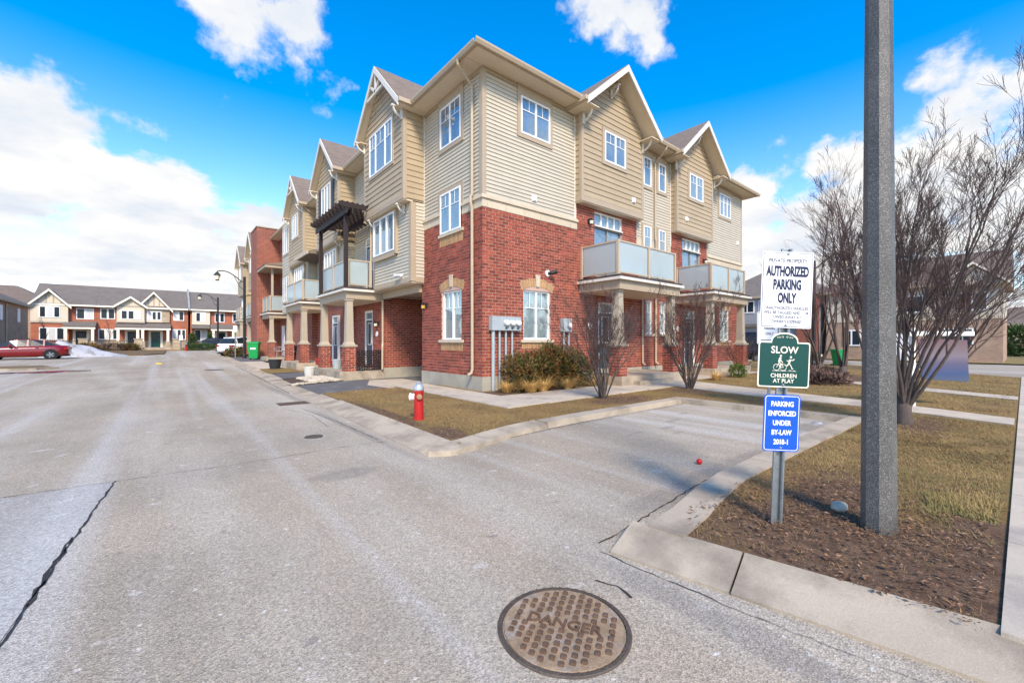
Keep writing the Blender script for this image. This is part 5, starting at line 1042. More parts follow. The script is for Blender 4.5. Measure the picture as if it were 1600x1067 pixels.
h2 = hip_house('grey_house', 'grey-sided house with dark garage door past the end of the corner block', 38, 48, 1.5, 11.5, 6.0, 8.9, 'vinyl_grey', 'shingle_grey', inset=4)
MB().pbox(ph, 1.5, 3.2, 0, .3, 0, 5.9).build('brick_wing', 'brick_far', h2)
for y in (3.6, 5.2, 6.9, 8.6):
    f = MB().pbox(ph, y, y + 1.3, 0, .06, 4.4, 5.6).build('window', 'white_paint', h2)
    for s in (0, 1): MB().pbox(ph, y + .08 + s * .62, y + .6 + s * .62, .06, .066, 4.5, 5.5).build('pane', 'car_glass', f)
MB().pbox(ph, 5.4, 8.4, 0, .05, .1, 2.5).build('garage_door', 'door_navy', h2); MB().pbox(ph, 3.3, 11.5, 0, .35, 3.0, 3.3).build('belt_roof', 'shingle_grey', h2)
h3 = hip_house('brick_house', 'small distant brown house at the far right edge', 92, 104, -20, -4, 4.2, 7.0, 'brick_brown', 'shingle_brown', inset=5)
fn = MB(); 
fw = thing('timber_fence', 'low rust-brown timber fence across the street at right', 'fence', (62, -9, .08))
for i in range(14): MB().box(62, 62.08, -16 + i * 1.0, -15.03 + i * 1.0, .1, 1.5).build('panel', 'rust', fw)
# ------------------------------------------------------------------ signs, pole, hydrant, ironwork
CY_ = R(-39.5)
def plate(w_, h_, r, y0, y1, z, arch=None):
    """rounded sign plate in its own x-z plane; arch = (shoulder, rise) gives the domed top"""
    pts = []
    for cx, cz, a0 in ((w_ / 2 - r, -h_ / 2 + r, -90), (w_ / 2 - r, h_ / 2 - r, 0), (-w_ / 2 + r, h_ / 2 - r, 90), (-w_ / 2 + r, -h_ / 2 + r, 180)):
        if arch and a0 == 90:
            s, rs = arch
            for k in range(13):
                a = math.pi * k / 12; pts.append((s * math.cos(a), h_ / 2 + rs * math.sin(a) ** .8))
        pts += [(cx + r * math.cos(R(a0 + k * 22.5)), cz + r * math.sin(R(a0 + k * 22.5))) for k in range(5)]
    return MB().prism([(x, y0, z + q) for x, q in pts], [(x, y1, z + q) for x, q in pts])
def bolt(parent, x, z, y=-.012): MB().tube([(x, y + .006, z), (x, y, z), (x, y - .006, z)], [.012, .012, .006], 8).build('bolt', 'galvanised', parent)
sp_ = thing('sign_post', 'leaning galvanised post carrying a white, a green and a blue parking sign', 'sign post', (-3.41, -8.86, .10), (0, R(2.3), CY_))
pb = MB()
for a, c, d, e_ in ((-.032, .032, .012, .018), (-.032, -.027, -.014, .012), (.027, .032, -.014, .012), (-.045, -.032, -.018, -.013), (.032, .045, -.018, -.013)): pb.box(a, c, d, e_, -.3, 2.22)
pb.build('post', 'galvanised', sp_)
def sign(z, w_, h_, m, rim, border, r, arch=None):
    s = plate(w_, h_, r, -.028, -.024, z, arch).build('sign_panel', rim, sp_, label=None)
    plate(w_ - border * 2, h_ - border * 2, max(r - border, .004), -.0295, -.0285, z, (arch[0] - border * .9, arch[1] - .001) if arch else None).build('sign_face', m, s); return s
def T(s, body, size, z, m, sx=1.0, bold=0.0, x=0.0, sp=1.0): return text_mesh('lettering', body, size, m, s, (x, -.0312, z), sx=sx, bold=bold, spacing=sp)
z = 1.885; s = sign(z, .41, .61, 'sign_white', 'sign_white', .0, .014)
for q in (plate(.396, .596, .012, -.0302, -.0297, z),): q.build('border_line', 'ink', s)
plate(.386, .586, .010, -.0308, -.0303, z).build('sign_field', 'sign_white', s)
T(s, 'PRIVATE PROPERTY', .042, z + .232, 'ink', .84, .0008); T(s, 'AUTHORIZED', .108, z + .145, 'ink', .50, .0058); T(s, 'PARKING', .108, z + .038, 'ink', .50, .0058); T(s, 'ONLY', .108, z - .069, 'ink', .50, .0058)
for i, tx in enumerate(('UNAUTHORIZED VEHICLES', 'WILL BE TAGGED AND / OR', 'TOWED AWAY AT', "OWNER'S EXPENSE")): T(s, tx, .034, z - .148 - i * .036, 'ink', .84, .0007)
bolt(s, 0, z + .285, -.031); bolt(s, 0, z - .285, -.031)
z = 1.285; s = plate(.415, .365, .02, -.028, -.024, z, (.11, .075)).build('sign_panel', 'sign_cream', sp_); plate(.395, .345, .016, -.0295, -.0285, z, (.102, .074)).build('sign_face', 'sign_green', s)
T(s, 'SLOW', .078, z + .115, 'sign_cream', 1.0, .0012); T(s, 'CHILDREN', .044, z - .09, 'sign_cream', 1.0, .0006); T(s, 'AT PLAY', .044, z - .132, 'sign_cream', 1.0, .0006)
orn = MB()
for sgn in (-1, 1):
    for (cx, r0) in ((.018, .010), (.042, .008), (.058, .005)):
        orn.tube([(sgn * (cx + r0 * (1 - k / 14) * math.cos(k * .6)), -.031, z + .222 - cx * .12 + r0 * (1 - k / 14) * math.sin(k * .6)) for k in range(12)], .0016, 4)
orn.build('scroll_ornament', 'sign_cream', s)
fg = MB(); zc = z + .005; Yp = -.0312
def ring(cx, cz, r): fg.tube([(cx + r * math.cos(k * math.pi / 9), Yp, cz + r * math.sin(k * math.pi / 9)) for k in range(19)], .0022, 4)
def limb(pts, r): fg.tube([(a, Yp, c) for a, c in pts], r, 5)
ring(-.06, zc - .028, .025); ring(-.006, zc - .028, .025)
limb([(-.06, zc - .028), (-.045, zc + .004), (-.018, zc + .002), (-.006, zc - .028)], .0025); limb([(-.045, zc + .004), (-.035, zc - .028), (-.018, zc + .002)], .0025); limb([(-.035, zc - .028), (-.006, zc - .028)], .0022)
limb([(-.044, zc + .012), (-.036, zc + .04), (-.032, zc + .052)], [.010, .012, .008]); limb([(-.036, zc + .04), (-.022, zc + .022), (-.012, zc + .01)], .004); limb([(-.044, zc + .012), (-.026, zc + .0), (-.034, zc - .024)], .005); limb([(-.030, zc + .058), (-.030, zc + .072)], [.010, .008])
limb([(.038, zc + .005), (.046, zc + .038)], [.008, .010]); limb([(.05, zc + .05), (.053, zc + .064)], [.010, .008]); limb([(.046, zc + .036), (.066, zc + .03), (.08, zc + .04)], .004); limb([(.045, zc + .034), (.03, zc + .022), (.02, zc + .03)], .004)
limb([(.038, zc + .006), (.054, zc - .012), (.064, zc - .036), (.072, zc - .038)], .005); limb([(.037, zc + .006), (.024, zc - .014), (.006, zc - .008)], .005)
limb([(-.095, zc - .056), (.02, zc - .056)], .0016); limb([(.04, zc - .05), (.06, zc - .05)], .0018); limb([(.072, zc - .052), (.09, zc - .052)], .0018); limb([(.03, zc - .056), (.1, zc - .056)], .0012)
fg.build('child_pictogram', 'sign_cream', s, kind='stuff'); bolt(s, 0, z - .165, -.031)
z = .815; s = plate(.292, .455, .028, -.028, -.024, z).build('sign_panel', 'sign_blue', sp_); plate(.274, .437, .022, -.0295, -.0285, z).build('border_line', 'sign_white', s); plate(.264, .427, .018, -.0301, -.0296, z).build('sign_face', 'sign_blue', s)
for i, tx in enumerate(('PARKING', 'ENFORCED', 'UNDER', 'BY-LAW', '2018-1')): T(s, tx, .056, z + .152 - i * .076, 'sign_white', .78, .0017)
bolt(s, 0, z + .2, -.031); bolt(s, 0, z - .2, -.031)
s2 = thing('parking_sign', 'second white parking sign half hidden behind the near white sign', 'sign', (3.42, -6.44, .10), (0, 0, CY_))
MB().box(-.03, .03, .0, .02, -.2, 2.05).build('post', 'galvanised', s2); q = plate(.56, .72, .02, -.012, -.008, 1.78).build('sign_panel', 'sign_white', s2); plate(.53, .69, .015, -.0135, -.0125, 1.78).build('border_line', 'ink', q); plate(.515, .675, .015, -.0148, -.0140, 1.78).build('sign_face', 'sign_white', q)
text_mesh('lettering', 'ONLY', .085, 'ink', q, (0, -.0155, 1.645), sx=.8, bold=.002); text_mesh('lettering', 'AUTHORIZED', .085, 'ink', q, (0, -.0155, 1.9), sx=.7, bold=.002); text_mesh('lettering', 'PARKING', .085, 'ink', q, (0, -.0155, 1.77), sx=.7, bold=.002); MB().box(-.2, .12, -.016, -.0152, 1.49, 1.51).build('arrow_shaft', 'ink', q)
# octagonal aggregate pole
pl_ = thing('lamp_pole', 'tall octagonal grey speckled concrete lamp pole beside the leaning signs', 'pole', (-2.92, -9.42, .08))
b = MB(); b.lathe([(.112, 0), (.084, 4.1), (.062, 8.2)], 8, (-2.92, -9.42, .06), rot=R(11)); b.build('shaft', 'pole_aggregate', pl_); MB().tube([(-2.92, -9.42, 8.2), (-2.92, -9.42, 8.4), (-3.6, -8.9, 8.7)], [.05, .045, .04], 8).build('arm', 'pole_aggregate', pl_); MB().box(-3.95, -3.5, -8.98, -8.78, 8.64, 8.78).build('lamp_head', 'black_metal', pl_)
MB().tube([(-2.845, -9.492, .1), (-2.858, -9.478, 4.0), (-2.87, -9.465, 8.1)], .006, 5).build('conductor_strip', 'galvanised', pl_)
# hydrant
def hydrant(label, x, y, z, s=1.0, group=None):
    t = thing('fire_hydrant', label, 'hydrant', (x, y, z), (0, 0, CY_), group); t.scale = (s, s, s)
    MB().lathe([(.10, -.1), (.10, .03), (.088, .04), (.084, .5), (.092, .505), (.092, .54), (.084, .545)], 24).build('barrel', 'red_hydrant', t, smooth=False)
    MB().lathe([(.09, .545), (.094, .56), (.09, .60), (.075, .645), (.045, .675), (.02, .684)], 24).build('bonnet', 'silver_paint', t, smooth=True); MB().lathe([(.022, .68), (.022, .715), (.014, .72)], 5).build('operating_nut', 'silver_paint', t)
    c = MB().tube([(-.07, -.02, .43), (-.135, -.02, .43), (-.14, -.02, .43), (-.16, -.02, .43), (-.165, -.02, .43)], [.06, .06, .072, .072, .05], 18).build('pumper_cap', 'white_paint', t); MB().tube([(-.165, -.02, .43), (-.19, -.02, .43)], .02, 5).build('cap_nut', 'brass_cap', c)
    for k, (a, b_) in enumerate((((.03, -.08), (.042, -.135)),)):
        d = ((b_[0] - a[0]), (b_[1] - a[1])); c = MB().tube([(a[0] * .8, a[1] * .8, .44), (a[0] + d[0] * .7, a[1] + d[1] * .7, .44), (b_[0], b_[1], .44)], [.05, .05, .044], 16).build('nozzle_cap', 'brass_cap', t); MB().tube([(b_[0], b_[1], .44), (b_[0] + d[0] * .35, b_[1] + d[1] * .35, .44)], .016, 5).build('cap_nut', 'cast_iron', c)
    return t
hydrant('red fire hydrant with silver bonnet on the corner lawn', -3.52, -2.87, .09, 1.02)
hydrant('small distant red hydrant by the far iron fence', -5.1, 56.2, .5, 1.3)
# ironwork
def manhole(label, x, y, r, rot=0.0, studs=True, dark=False):
    t = thing('manhole_cover', label, 'manhole', (x, y, rise(y)), (0, 0, rot)); m_ = 'cast_iron_dark' if dark else 'cast_iron'
    MB().lathe([(r * .985, -.02), (r * 1.0, .005), (r * .98, .010), (r * .925, .010), (r * .915, -.01)], 56).build('frame_ring', 'cast_iron_dark', t)
    MB().lathe([(r * .3, -.02), (r * .905, -.012), (r * .905, .006), (r * .898, .009)], 56).build('cover_plate', m_, t)
    if studs:
        b = MB(); s = .0145; g_ = .052; n_ = int(r / g_)
        for i in range(-n_, n_ + 1):
            for j in range(-n_, n_ + 1):
                px, py = i * g_, j * g_ + (.026 if i % 2 else 0)
                if math.hypot(px, py) < r * .8 and not (-.045 < py < .055 and abs(px) < r * .66): b.hexa([(px - s, py - s, .0105), (px + s, py - s, .0105), (px + s, py + s, .0105), (px - s, py + s, .0105), (px - s * .8, py - s * .8, .022), (px + s * .8, py - s * .8, .022), (px + s * .8, py + s * .8, .022), (px - s * .8, py + s * .8, .022)])
        b.build('tread_studs', 'rust', t, kind='stuff'); b = MB()
        for k in range(44): a = 2 * math.pi * k / 44; px, py = r * .952 * math.cos(a), r * .952 * math.sin(a); b.box(px - .008, px + .008, py - .008, py + .008, .010, .014)
        b.build('rim_studs', 'cast_iron_dark', t, kind='stuff')
        text_mesh('lettering', 'DANGER', .105, 'rust', t, (0, .005, .012), rot=(0, 0, 0), sx=.98, ext=.007, bold=.001)
        for sx_ in (-1, 1): MB().lathe([(.013, .0108), (.013, .0112)], 12, (sx_ * r * .72, .0, 0)).build('lift_hole', 'crack', t)
    return t
manhole('large rust-brown cast iron manhole cover in the foreground asphalt', -5.535, -8.53, .365, R(-59))
manhole('small round valve cover in the road near the hydrant', -5.33, -2.7, .14, 0, False, True)
manhole('manhole cover far along the road by the kerb', -5.2, 16.75, .42, 0, False, True)
t = thing('catch_basin', 'rusty rectangular catch basin grate at the kerb edge', 'drain', (-4.72, 1.65, 0)); MB().box(-5.05, -4.36, 1.38, 1.9, -.05, .008).build('frame', 'cast_iron_dark', t)
for i in range(7): MB().box(-5.0 + i * .09, -4.945 + i * .09, 1.43, 1.85, .0085, .016).build('grate_bar', 'rust', t)
tag(MB().lathe([(.0, -.036), (.02, -.03), (.036, -.008), (.036, .008), (.02, .03), (.0, .036)], 16, (-1.95, -7.5, .037)).build('ball', 'red_plastic', smooth=True), 'small bright red ball lying in the empty parking bay', 'ball')
b = MB().lathe([(.05, -.03), (.1, .0), (.085, .035), (.03, .05)], 12, (0, 0, 0)); b.v = [(-2.70 + x * 1.0, -9.12 + y * .62, .125 + z_) for x, y, z_ in b.v]; tag(b.build('stone', 'pale_stone', smooth=True), 'pale flat stone at the foot of the concrete pole', 'stone')
t = thing('road_debris', 'small yellow scrap lying in the middle of the road', 'litter', (-7.5, 24.5, rise(24.5))); MB().hexa([(-7.65, 24.4, .15), (-7.3, 24.42, .15), (-7.28, 24.6, .15), (-7.62, 24.65, .15), (-7.55, 24.45, .24), (-7.4, 24.48, .21), (-7.4, 24.55, .2), (-7.55, 24.6, .23)]).build('scrap', 'yellow_paint', t)
# estate sign with pixelated panel
es = thing('estate_sign', 'white post hanging a blurred red and blue panel behind the pole', 'sign', (6.44, -8.98, .1), (0, 0, CY_))
m = bpy.data.materials.new('blurred_print'); m.use_nodes = True; tt = m.node_tree; nn = tt.nodes; bb = nn['Principled BSDF']; tcn = nn.new('ShaderNodeTexCoord'); sx_ = nn.new('ShaderNodeSeparateXYZ'); tt.links.new(tcn.outputs['Generated'], sx_.inputs[0])
r1 = nn.new('ShaderNodeValToRGB'); tt.links.new(sx_.outputs[2], r1.inputs[0]); els = r1.color_ramp.elements; els[0].position = 0; els[0].color = lin((74, 82, 98)); els[1].position = 1; els[1].color = lin((104, 74, 80))
for p_, c_ in ((.18, (52, 72, 112)), (.42, (82, 78, 104)), (.6, (112, 102, 112)), (.8, (108, 90, 94))): e_ = els.new(p_); e_.color = lin(c_)
vd = nn.new('ShaderNodeVectorMath'); vd.operation = 'DISTANCE'; tt.links.new(tcn.outputs['Generated'], vd.inputs[0]); vd.inputs[1].default_value = (.76, .5, .92); rr_ = nn.new('ShaderNodeMapRange'); rr_.interpolation_type = 'SMOOTHSTEP'; tt.links.new(vd.outputs['Value'], rr_.inputs[0]); rr_.inputs[1].default_value = .5; rr_.inputs[2].default_value = .0; rr_.inputs[3].default_value = 0; rr_.inputs[4].default_value = .85
mm = nn.new('ShaderNodeMixRGB'); tt.links.new(rr_.outputs[0], mm.inputs[0]); tt.links.new(r1.outputs[0], mm.inputs[1]); mm.inputs[2].default_value = lin((138, 44, 66)); tt.links.new(mm.outputs[0], bb.inputs['Base Color']); bb.inputs['Roughness'].default_value = .5; MATS['blurred_print'] = m
MB().box(-.76, -.68, -.04, .04, -.1, 1.78).build('post', 'white_paint', es); MB().box(-.80, .66, -.035, .035, 1.60, 1.70).build('arm', 'white_paint', es); MB().prism([(-.50, -.012, .62), (.56, -.012, .55), (.52, -.012, 1.50), (-.60, -.012, 1.54)], [(-.50, .012, .62), (.56, .012, .55), (.52, .012, 1.50), (-.60, .012, 1.54)]).build('hanging_panel', 'blurred_print', es)
for x in (-.5, .42): MB().tube([(x, 0, 1.60), (x, 0, 1.5)], .012, 5).build('hook', 'galvanised', es)
# ------------------------------------------------------------------ street lamps, vehicles, bins
def street_lamp(label, x, y, z, rot, h=6.6):
    t = thing('street_lamp', label, 'street lamp', (x, y, z), (0, 0, rot), 'black street lamps')
    MB().lathe([(.16, -.1), (.16, .25), (.11, .4), (.10, h)], 10).build('pole', 'black_metal', t)
    pts = [(0, 0, h - .45)] + [(-.25 - 1.75 * k / 10, 0, h - .35 + .8 * math.sin(math.pi * .62 * k / 10)) for k in range(11)]; MB().tube(pts, .04, 7).build('arm', 'black_metal', t); MB().tube([(0, 0, h - 1.1), (-.35, 0, h - .8), (-.75, 0, h + .02)], .022, 6).build('brace', 'black_metal', t)
    ex, ez = pts[-1][0], pts[-1][2]; MB().lathe([(.02, .0), (.04, -.04), (.14, -.14), (.26, -.3), (.27, -.33)], 8, (ex, 0, ez)).build('lantern_cap', 'black_metal', t); MB().lathe([(.22, -.335), (.14, -.66)], 8, (ex, 0, ez)).build('lantern_glass', 'lamp_glass', t); MB().lathe([(.15, -.66), (.15, -.7), (.06, -.74)], 8, (ex, 0, ez)).build('lantern_base', 'black_metal', t); return t
street_lamp('nearer black street lamp with curved arm beside the white car', -2.2, 30.0, rise(30), R(-30)); street_lamp('farther black street lamp with curved arm near the far townhouses', -2.1, 53.0, rise(53), R(-30))
street_lamp('black street lamp seen through the bare tree at right', 21, -2.6, .1, R(150), 6.0)
def car(name, label, cat, loc, rot, L, W, Hh, paint, prof, cab, rim='rim', group=None):
    """prof: (x, sill z, belt z, half width); cab: (x, belt z, roof z, half width at the roof)"""
    t = thing(name, label, cat, loc, (0, 0, rot), group); b = MB(); n_ = 12; vs_ = []
    for (x, zs, zb, hw) in prof:
        ring_ = [(hw * .86, zs), (hw * .97, zs + .08), (hw, zs + (zb - zs) * .45), (hw * .985, zs + (zb - zs) * .7), (hw * .93, zb - .015), (hw * .80, zb)]
        vs_ += [(x, y_, z_) for y_, z_ in ring_] + [(x, -y_, z_) for y_, z_ in ring_[::-1]]
    fs = [(i * n_ + k, i * n_ + (k + 1) % n_, (i + 1) * n_ + (k + 1) % n_, (i + 1) * n_ + k) for i in range(len(prof) - 1) for k in range(n_)] + [tuple(range(n_))[::-1], tuple((len(prof) - 1) * n_ + k for k in range(n_))]
    body = b.add(vs_, fs).build('body', paint, t, smooth=True)
    def loft(rows):
        b2 = MB(); v2 = []
        for (x, z0, z1, w0, w1) in rows: v2 += [(x, w0, z0), (x, w1, z1), (x, -w1, z1), (x, -w0, z0)]
        return b2.add(v2, [(i * 4 + k, i * 4 + (k + 1) % 4, (i + 1) * 4 + (k + 1) % 4, (i + 1) * 4 + k) for i in range(len(rows) - 1) for k in range(4)] + [(3, 2, 1, 0), tuple((len(rows) - 1) * 4 + k for k in range(4))])
    hwid = W / 2; loft([(x, zb - .03, zr, hwid * .86, rw) for (x, zb, zr, rw) in cab]).build('window_glass', 'car_glass', t)
    mid = [c for c in cab if c[2] > max(q[2] for q in cab) - .28]; loft([(x, zr - .015, zr + .035, rw + .02, rw - .05) for (x, zb, zr, rw) in mid]).build('roof', paint, t, smooth=False)
    xm = [c[0] for c in mid]; hb = cab[len(cab) // 2]
    for x in (xm[0] + .12, (xm[0] + xm[-1]) / 2, ):
        for s in (-1, 1): MB().hexa([(x - .05, s * hwid * .872, hb[1]), (x + .05, s * hwid * .872, hb[1]), (x + .05, s * hwid * .84, hb[1]), (x - .05, s * hwid * .84, hb[1]), (x - .04, s * (hb[3] + .012), hb[2]), (x + .04, s * (hb[3] + .012), hb[2]), (x + .04, s * hb[3] * .95, hb[2]), (x - .04, s * hb[3] * .95, hb[2])]).build('pillar', paint, t)
    wr = .335 if Hh < 1.55 else .37
    for x in (.9 * L / 4.8, L - .95 * L / 4.8):
        for s in (-1, 1):
            MB().tube([(x, s * (hwid - .06), wr + .02), (x, s * (hwid + .004), wr + .02)], wr + .065, 22).build('wheel_arch', 'tyre', t)
            w_ = MB().tube([(x, s * (hwid - .22), wr), (x, s * (hwid - .015), wr), (x, s * (hwid + .012), wr)], [wr, wr, wr - .03], 22).build('tyre', 'tyre', t); MB().tube([(x, s * hwid, wr), (x, s * (hwid + .02), wr)], wr * .68, 18).build('rim', rim, w_)
            for k in range(5): a = k * 2 * math.pi / 5; MB().hexa([(x + wr * .1 * math.cos(a + 1.57), s * (hwid + .021), wr + wr * .1 * math.sin(a + 1.57)), (x - wr * .1 * math.cos(a + 1.57), s * (hwid + .021), wr - wr * .1 * math.sin(a + 1.57)), (x + wr * .62 * math.cos(a - .12), s * (hwid + .021), wr + wr * .62 * math.sin(a - .12)), (x + wr * .62 * math.cos(a + .12), s * (hwid + .021), wr + wr * .62 * math.sin(a + .12)), (x + wr * .1 * math.cos(a + 1.57), s * (hwid + .028), wr + wr * .1 * math.sin(a + 1.57)), (x - wr * .1 * math.cos(a + 1.57), s * (hwid + .028), wr - wr * .1 * math.sin(a + 1.57)), (x + wr * .62 * math.cos(a - .12), s * (hwid + .028), wr + wr * .62 * math.sin(a - .12)), (x + wr * .62 * math.cos(a + .12), s * (hwid + .028), wr + wr * .62 * math.sin(a + .12))]).build('spoke', 'galvanised', w_)
    zb = prof[1][2]
    for s in (-1, 1):
        MB().box(-.02, .22, s * hwid * .55 if s > 0 else -hwid * .93, s * hwid * .93 if s > 0 else -hwid * .55, zb - .26, zb - .12).build('tail_light', 'tail_red', t); MB().box(L - .3, L - .02, s * hwid * .5 if s > 0 else -hwid * .88, s * hwid * .88 if s > 0 else -hwid * .5, prof[-2][2] - .2, prof[-2][2] - .08).build('headlight', 'lamp_glass', t)
        MB().lathe([(.03, -.06), (.1, -.04), (.1, .05), (.04, .08)], 8, (cab[-2][0] - .1, s * (hwid + .06), hb[1] + .06)).build('mirror', paint, t)
        for x in (xm[0] + .35, (xm[0] + xm[-1]) / 2 + .45): MB().box(x, x + .18, s * (hwid * .975) - .02, s * (hwid * .975) + .02, hb[1] - .13, hb[1] - .1).build('door_handle', paint, t)
    MB().box(-.015, .0, -.26, .26, .55, .68).build('number_plate', 'sign_white', t); MB().box(.08, L - .08, -hwid * .9, hwid * .9, .2, .3).build('underbody', 'tyre', t)
    return t
sedan = [(.0, .42, .86, .70), (.12, .28, 1.0, .84), (.7, .22, 1.03, .91), (1.6, .2, .99, .92), (2.8, .2, .96, .92), (3.6, .2, .93, .92), (4.2, .22, .86, .9), (4.65, .26, .74, .82), (4.82, .36, .62, .66)]
scab = [(.55, 1.0, 1.03, .60), (1.15, 1.0, 1.34, .56), (1.9, .98, 1.45, .57), (2.6, .96, 1.45, .57), (3.0, .95, 1.36, .56), (3.7, .92, .94, .60)]
suv = [(.0, .5, 1.0, .76), (.1, .34, 1.1, .88), (.8, .3, 1.12, .95), (1.8, .28, 1.1, .96), (3.0, .28, 1.07, .96), (3.7, .3, 1.02, .95), (4.3, .32, .94, .9), (4.6, .4, .8, .76)]
ucab = [(.12, 1.08, 1.12, .68), (.5, 1.1, 1.58, .62), (1.2, 1.1, 1.68, .63), (2.2, 1.08, 1.68, .63), (2.7, 1.06, 1.58, .62), (3.45, 1.02, 1.05, .66)]
car('parked_car', 'dark red sedan parked in front of the snow pile', 'car', (-12.85, 37.0, rise(37)), R(180), 4.82, 1.84, 1.45, 'car_red', sedan, scab, 'rim_dark', 'parked cars')
car('parked_car', 'white crossover parked beside the nearer street lamp', 'car', (-3.1, 35.2, rise(36) + .03), R(38), 4.6, 1.9, 1.68, 'car_white', suv, ucab, 'rim_dark', 'parked cars')
car('parked_car', 'dark blue car behind the far iron fence', 'car', (-3.9, 61.5, rise(61) + .14), R(0), 4.82, 1.84, 1.45, 'car_dark', sedan, scab, 'rim', 'parked cars')
car('parked_car', 'dark car on the side street behind the bare shrubs', 'car', (27.5, 3.6, .0), R(-75), 4.82, 1.84, 1.45, 'car_dark', sedan, scab, 'rim', 'parked cars')
def wheelie(label, x, y, z, m, s=1.0, rot=0.0, group='wheeled bins'):
    t = thing('wheeled_bin', label, 'bin', (x, y, z), (0, 0, rot), group); t.scale = (s, s, s)
    MB().hexa([(-.22, -.24, .08), (.22, -.24, .08), (.22, .2, .08), (-.22, .2, .08), (-.29, -.34, .98), (.29, -.34, .98), (.29, .32, .98), (-.29, .32, .98)]).build('tub', m, t, bevel=.02); MB().hexa([(-.31, -.38, .985), (.31, -.38, .985), (.31, .36, .985), (-.31, .36, .985), (-.28, -.33, 1.05), (.28, -.33, 1.05), (.28, .38, 1.10), (-.28, .38, 1.10)]).build('lid', m, t, bevel=.015)
    for q in (-1, 1): MB().tube([(q * .22, .24, .1), (q * .28, .24, .1)], .1, 14).build('wheel', 'tyre', t)
    MB().tube([(-.24, .42, 1.0), (.24, .42, 1.0)], .02, 7).build('handle', m, t); MB().box(-.14, .14, -.325, -.312, .62, .72).build('sticker', 'sign_white', t)
wheelie('bright green wheeled bin on the driveway by the nearer street lamp', -1.95, 27.0, rise(27) + .03, 'green_bin', 1.25, R(-20)); wheelie('navy wheeled bin tucked behind a porch pier', -1.2, 18.6, .37, 'navy_plastic', .9, R(10)); wheelie('green bin on the side street behind the shrubs', 24.8, -2.9, .0, 'green_bin', 1.0, R(60))
def pot(label, x, y, z, r, h, m, plant=False):
    t = thing('planter_pot', label, 'pot', (x, y, z), group='garden pots'); MB().lathe([(r * .72, 0), (r * .95, h * .9), (r, h * .9), (r, h), (r * .88, h), (r * .85, h * .86)], 16, (x, y, z)).build('pot_body', m, t); MB().lathe([(r * .1, h * .84), (r * .84, h * .87)], 12, (x, y, z)).build('soil_fill', 'soil', t)
    return t
pot('black tub planter standing in the front garden', -2.6, 15.6, .1, .34, .5, 'dark_plastic'); pot('white stone urn at the end of the near porch slab', -2.35, 9.6, .05, .25, .42, 'white_pot'); pot('grey flower pot on the near porch beside the brick pier', -1.35, 9.1, .37, .22, .42, 'meter_grey')
t = thing('toy_cart', 'bright red plastic toy on the porch behind the piers', 'toy', (-1.4, 11.2, .37)); MB().hexa([(-1.6, 10.7, .45), (-1.1, 10.7, .45), (-1.1, 11.5, .45), (-1.6, 11.5, .45), (-1.65, 10.65, .75), (-1.05, 10.65, .75), (-1.05, 11.55, .75), (-1.65, 11.55, .75)]).build('tub', 'red_plastic', t, bevel=.03); MB().tube([(-1.35, 11.5, .6), (-1.35, 11.6, 1.1), (-1.35, 11.5, 1.15)], .03, 6).build('handle', 'red_plastic', t)
t = thing('patio_chair', 'grey rounded patio chair on the tower porch', 'chair', (-.6, 24.9, .42)); MB().lathe([(.3, .40), (.34, .44), (.33, .47)], 14, (-.6, 24.9, .42)).build('seat', 'vinyl_grey', t)
MB().tube([(-.6 + .38 * math.cos(a), 24.9 + .38 * math.sin(a), 1.05 + .12 * math.sin(a)) for a in [R(-30 + 24 * k) for k in range(11)]], .03, 6).build('backrest', 'vinyl_grey', t)
for k in range(9): a = R(-20 + 27 * k); MB().tube([(-.6 + .32 * math.cos(a), 24.9 + .32 * math.sin(a), .86), (-.6 + .38 * math.cos(a), 24.9 + .38 * math.sin(a), 1.06 + .12 * math.sin(a))], .018, 5).build('back_slat', 'vinyl_grey', t)
for sx_, sy_ in ((-1, -1), (1, -1), (1, 1), (-1, 1)): MB().tube([(-.6 + sx_ * .22, 24.9 + sy_ * .22, .84), (-.6 + sx_ * .28, 24.9 + sy_ * .28, .42)], .022, 6).build('leg', 'vinyl_grey', t)
def small_sign(label, x, y, z, h, wd, ht):
    t = thing('street_sign', label, 'sign', (x, y, z), (0, 0, CY_), 'small no-parking signs'); MB().box(-.03, .03, -.02, .02, -.1, h).build('post', 'galvanised', t); q = plate(wd, ht, .03, -.035, -.025, h - ht / 2 + .05).build('sign_panel', 'sign_white', t); MB().tube([(wd * .28 * math.cos(k * math.pi / 8), -.037, h - ht / 2 + .12 + wd * .28 * math.sin(k * math.pi / 8)) for k in range(17)], .012, 5).build('red_ring', 'tail_red', q)
small_sign('white sign on a thin post beside the nearer street lamp', -2.75, 30.6, rise(31), 2.6, .32, .5); small_sign('small white sign in front of the far iron fence', -5.6, 55.5, rise(55), 1.9, .45, .6)
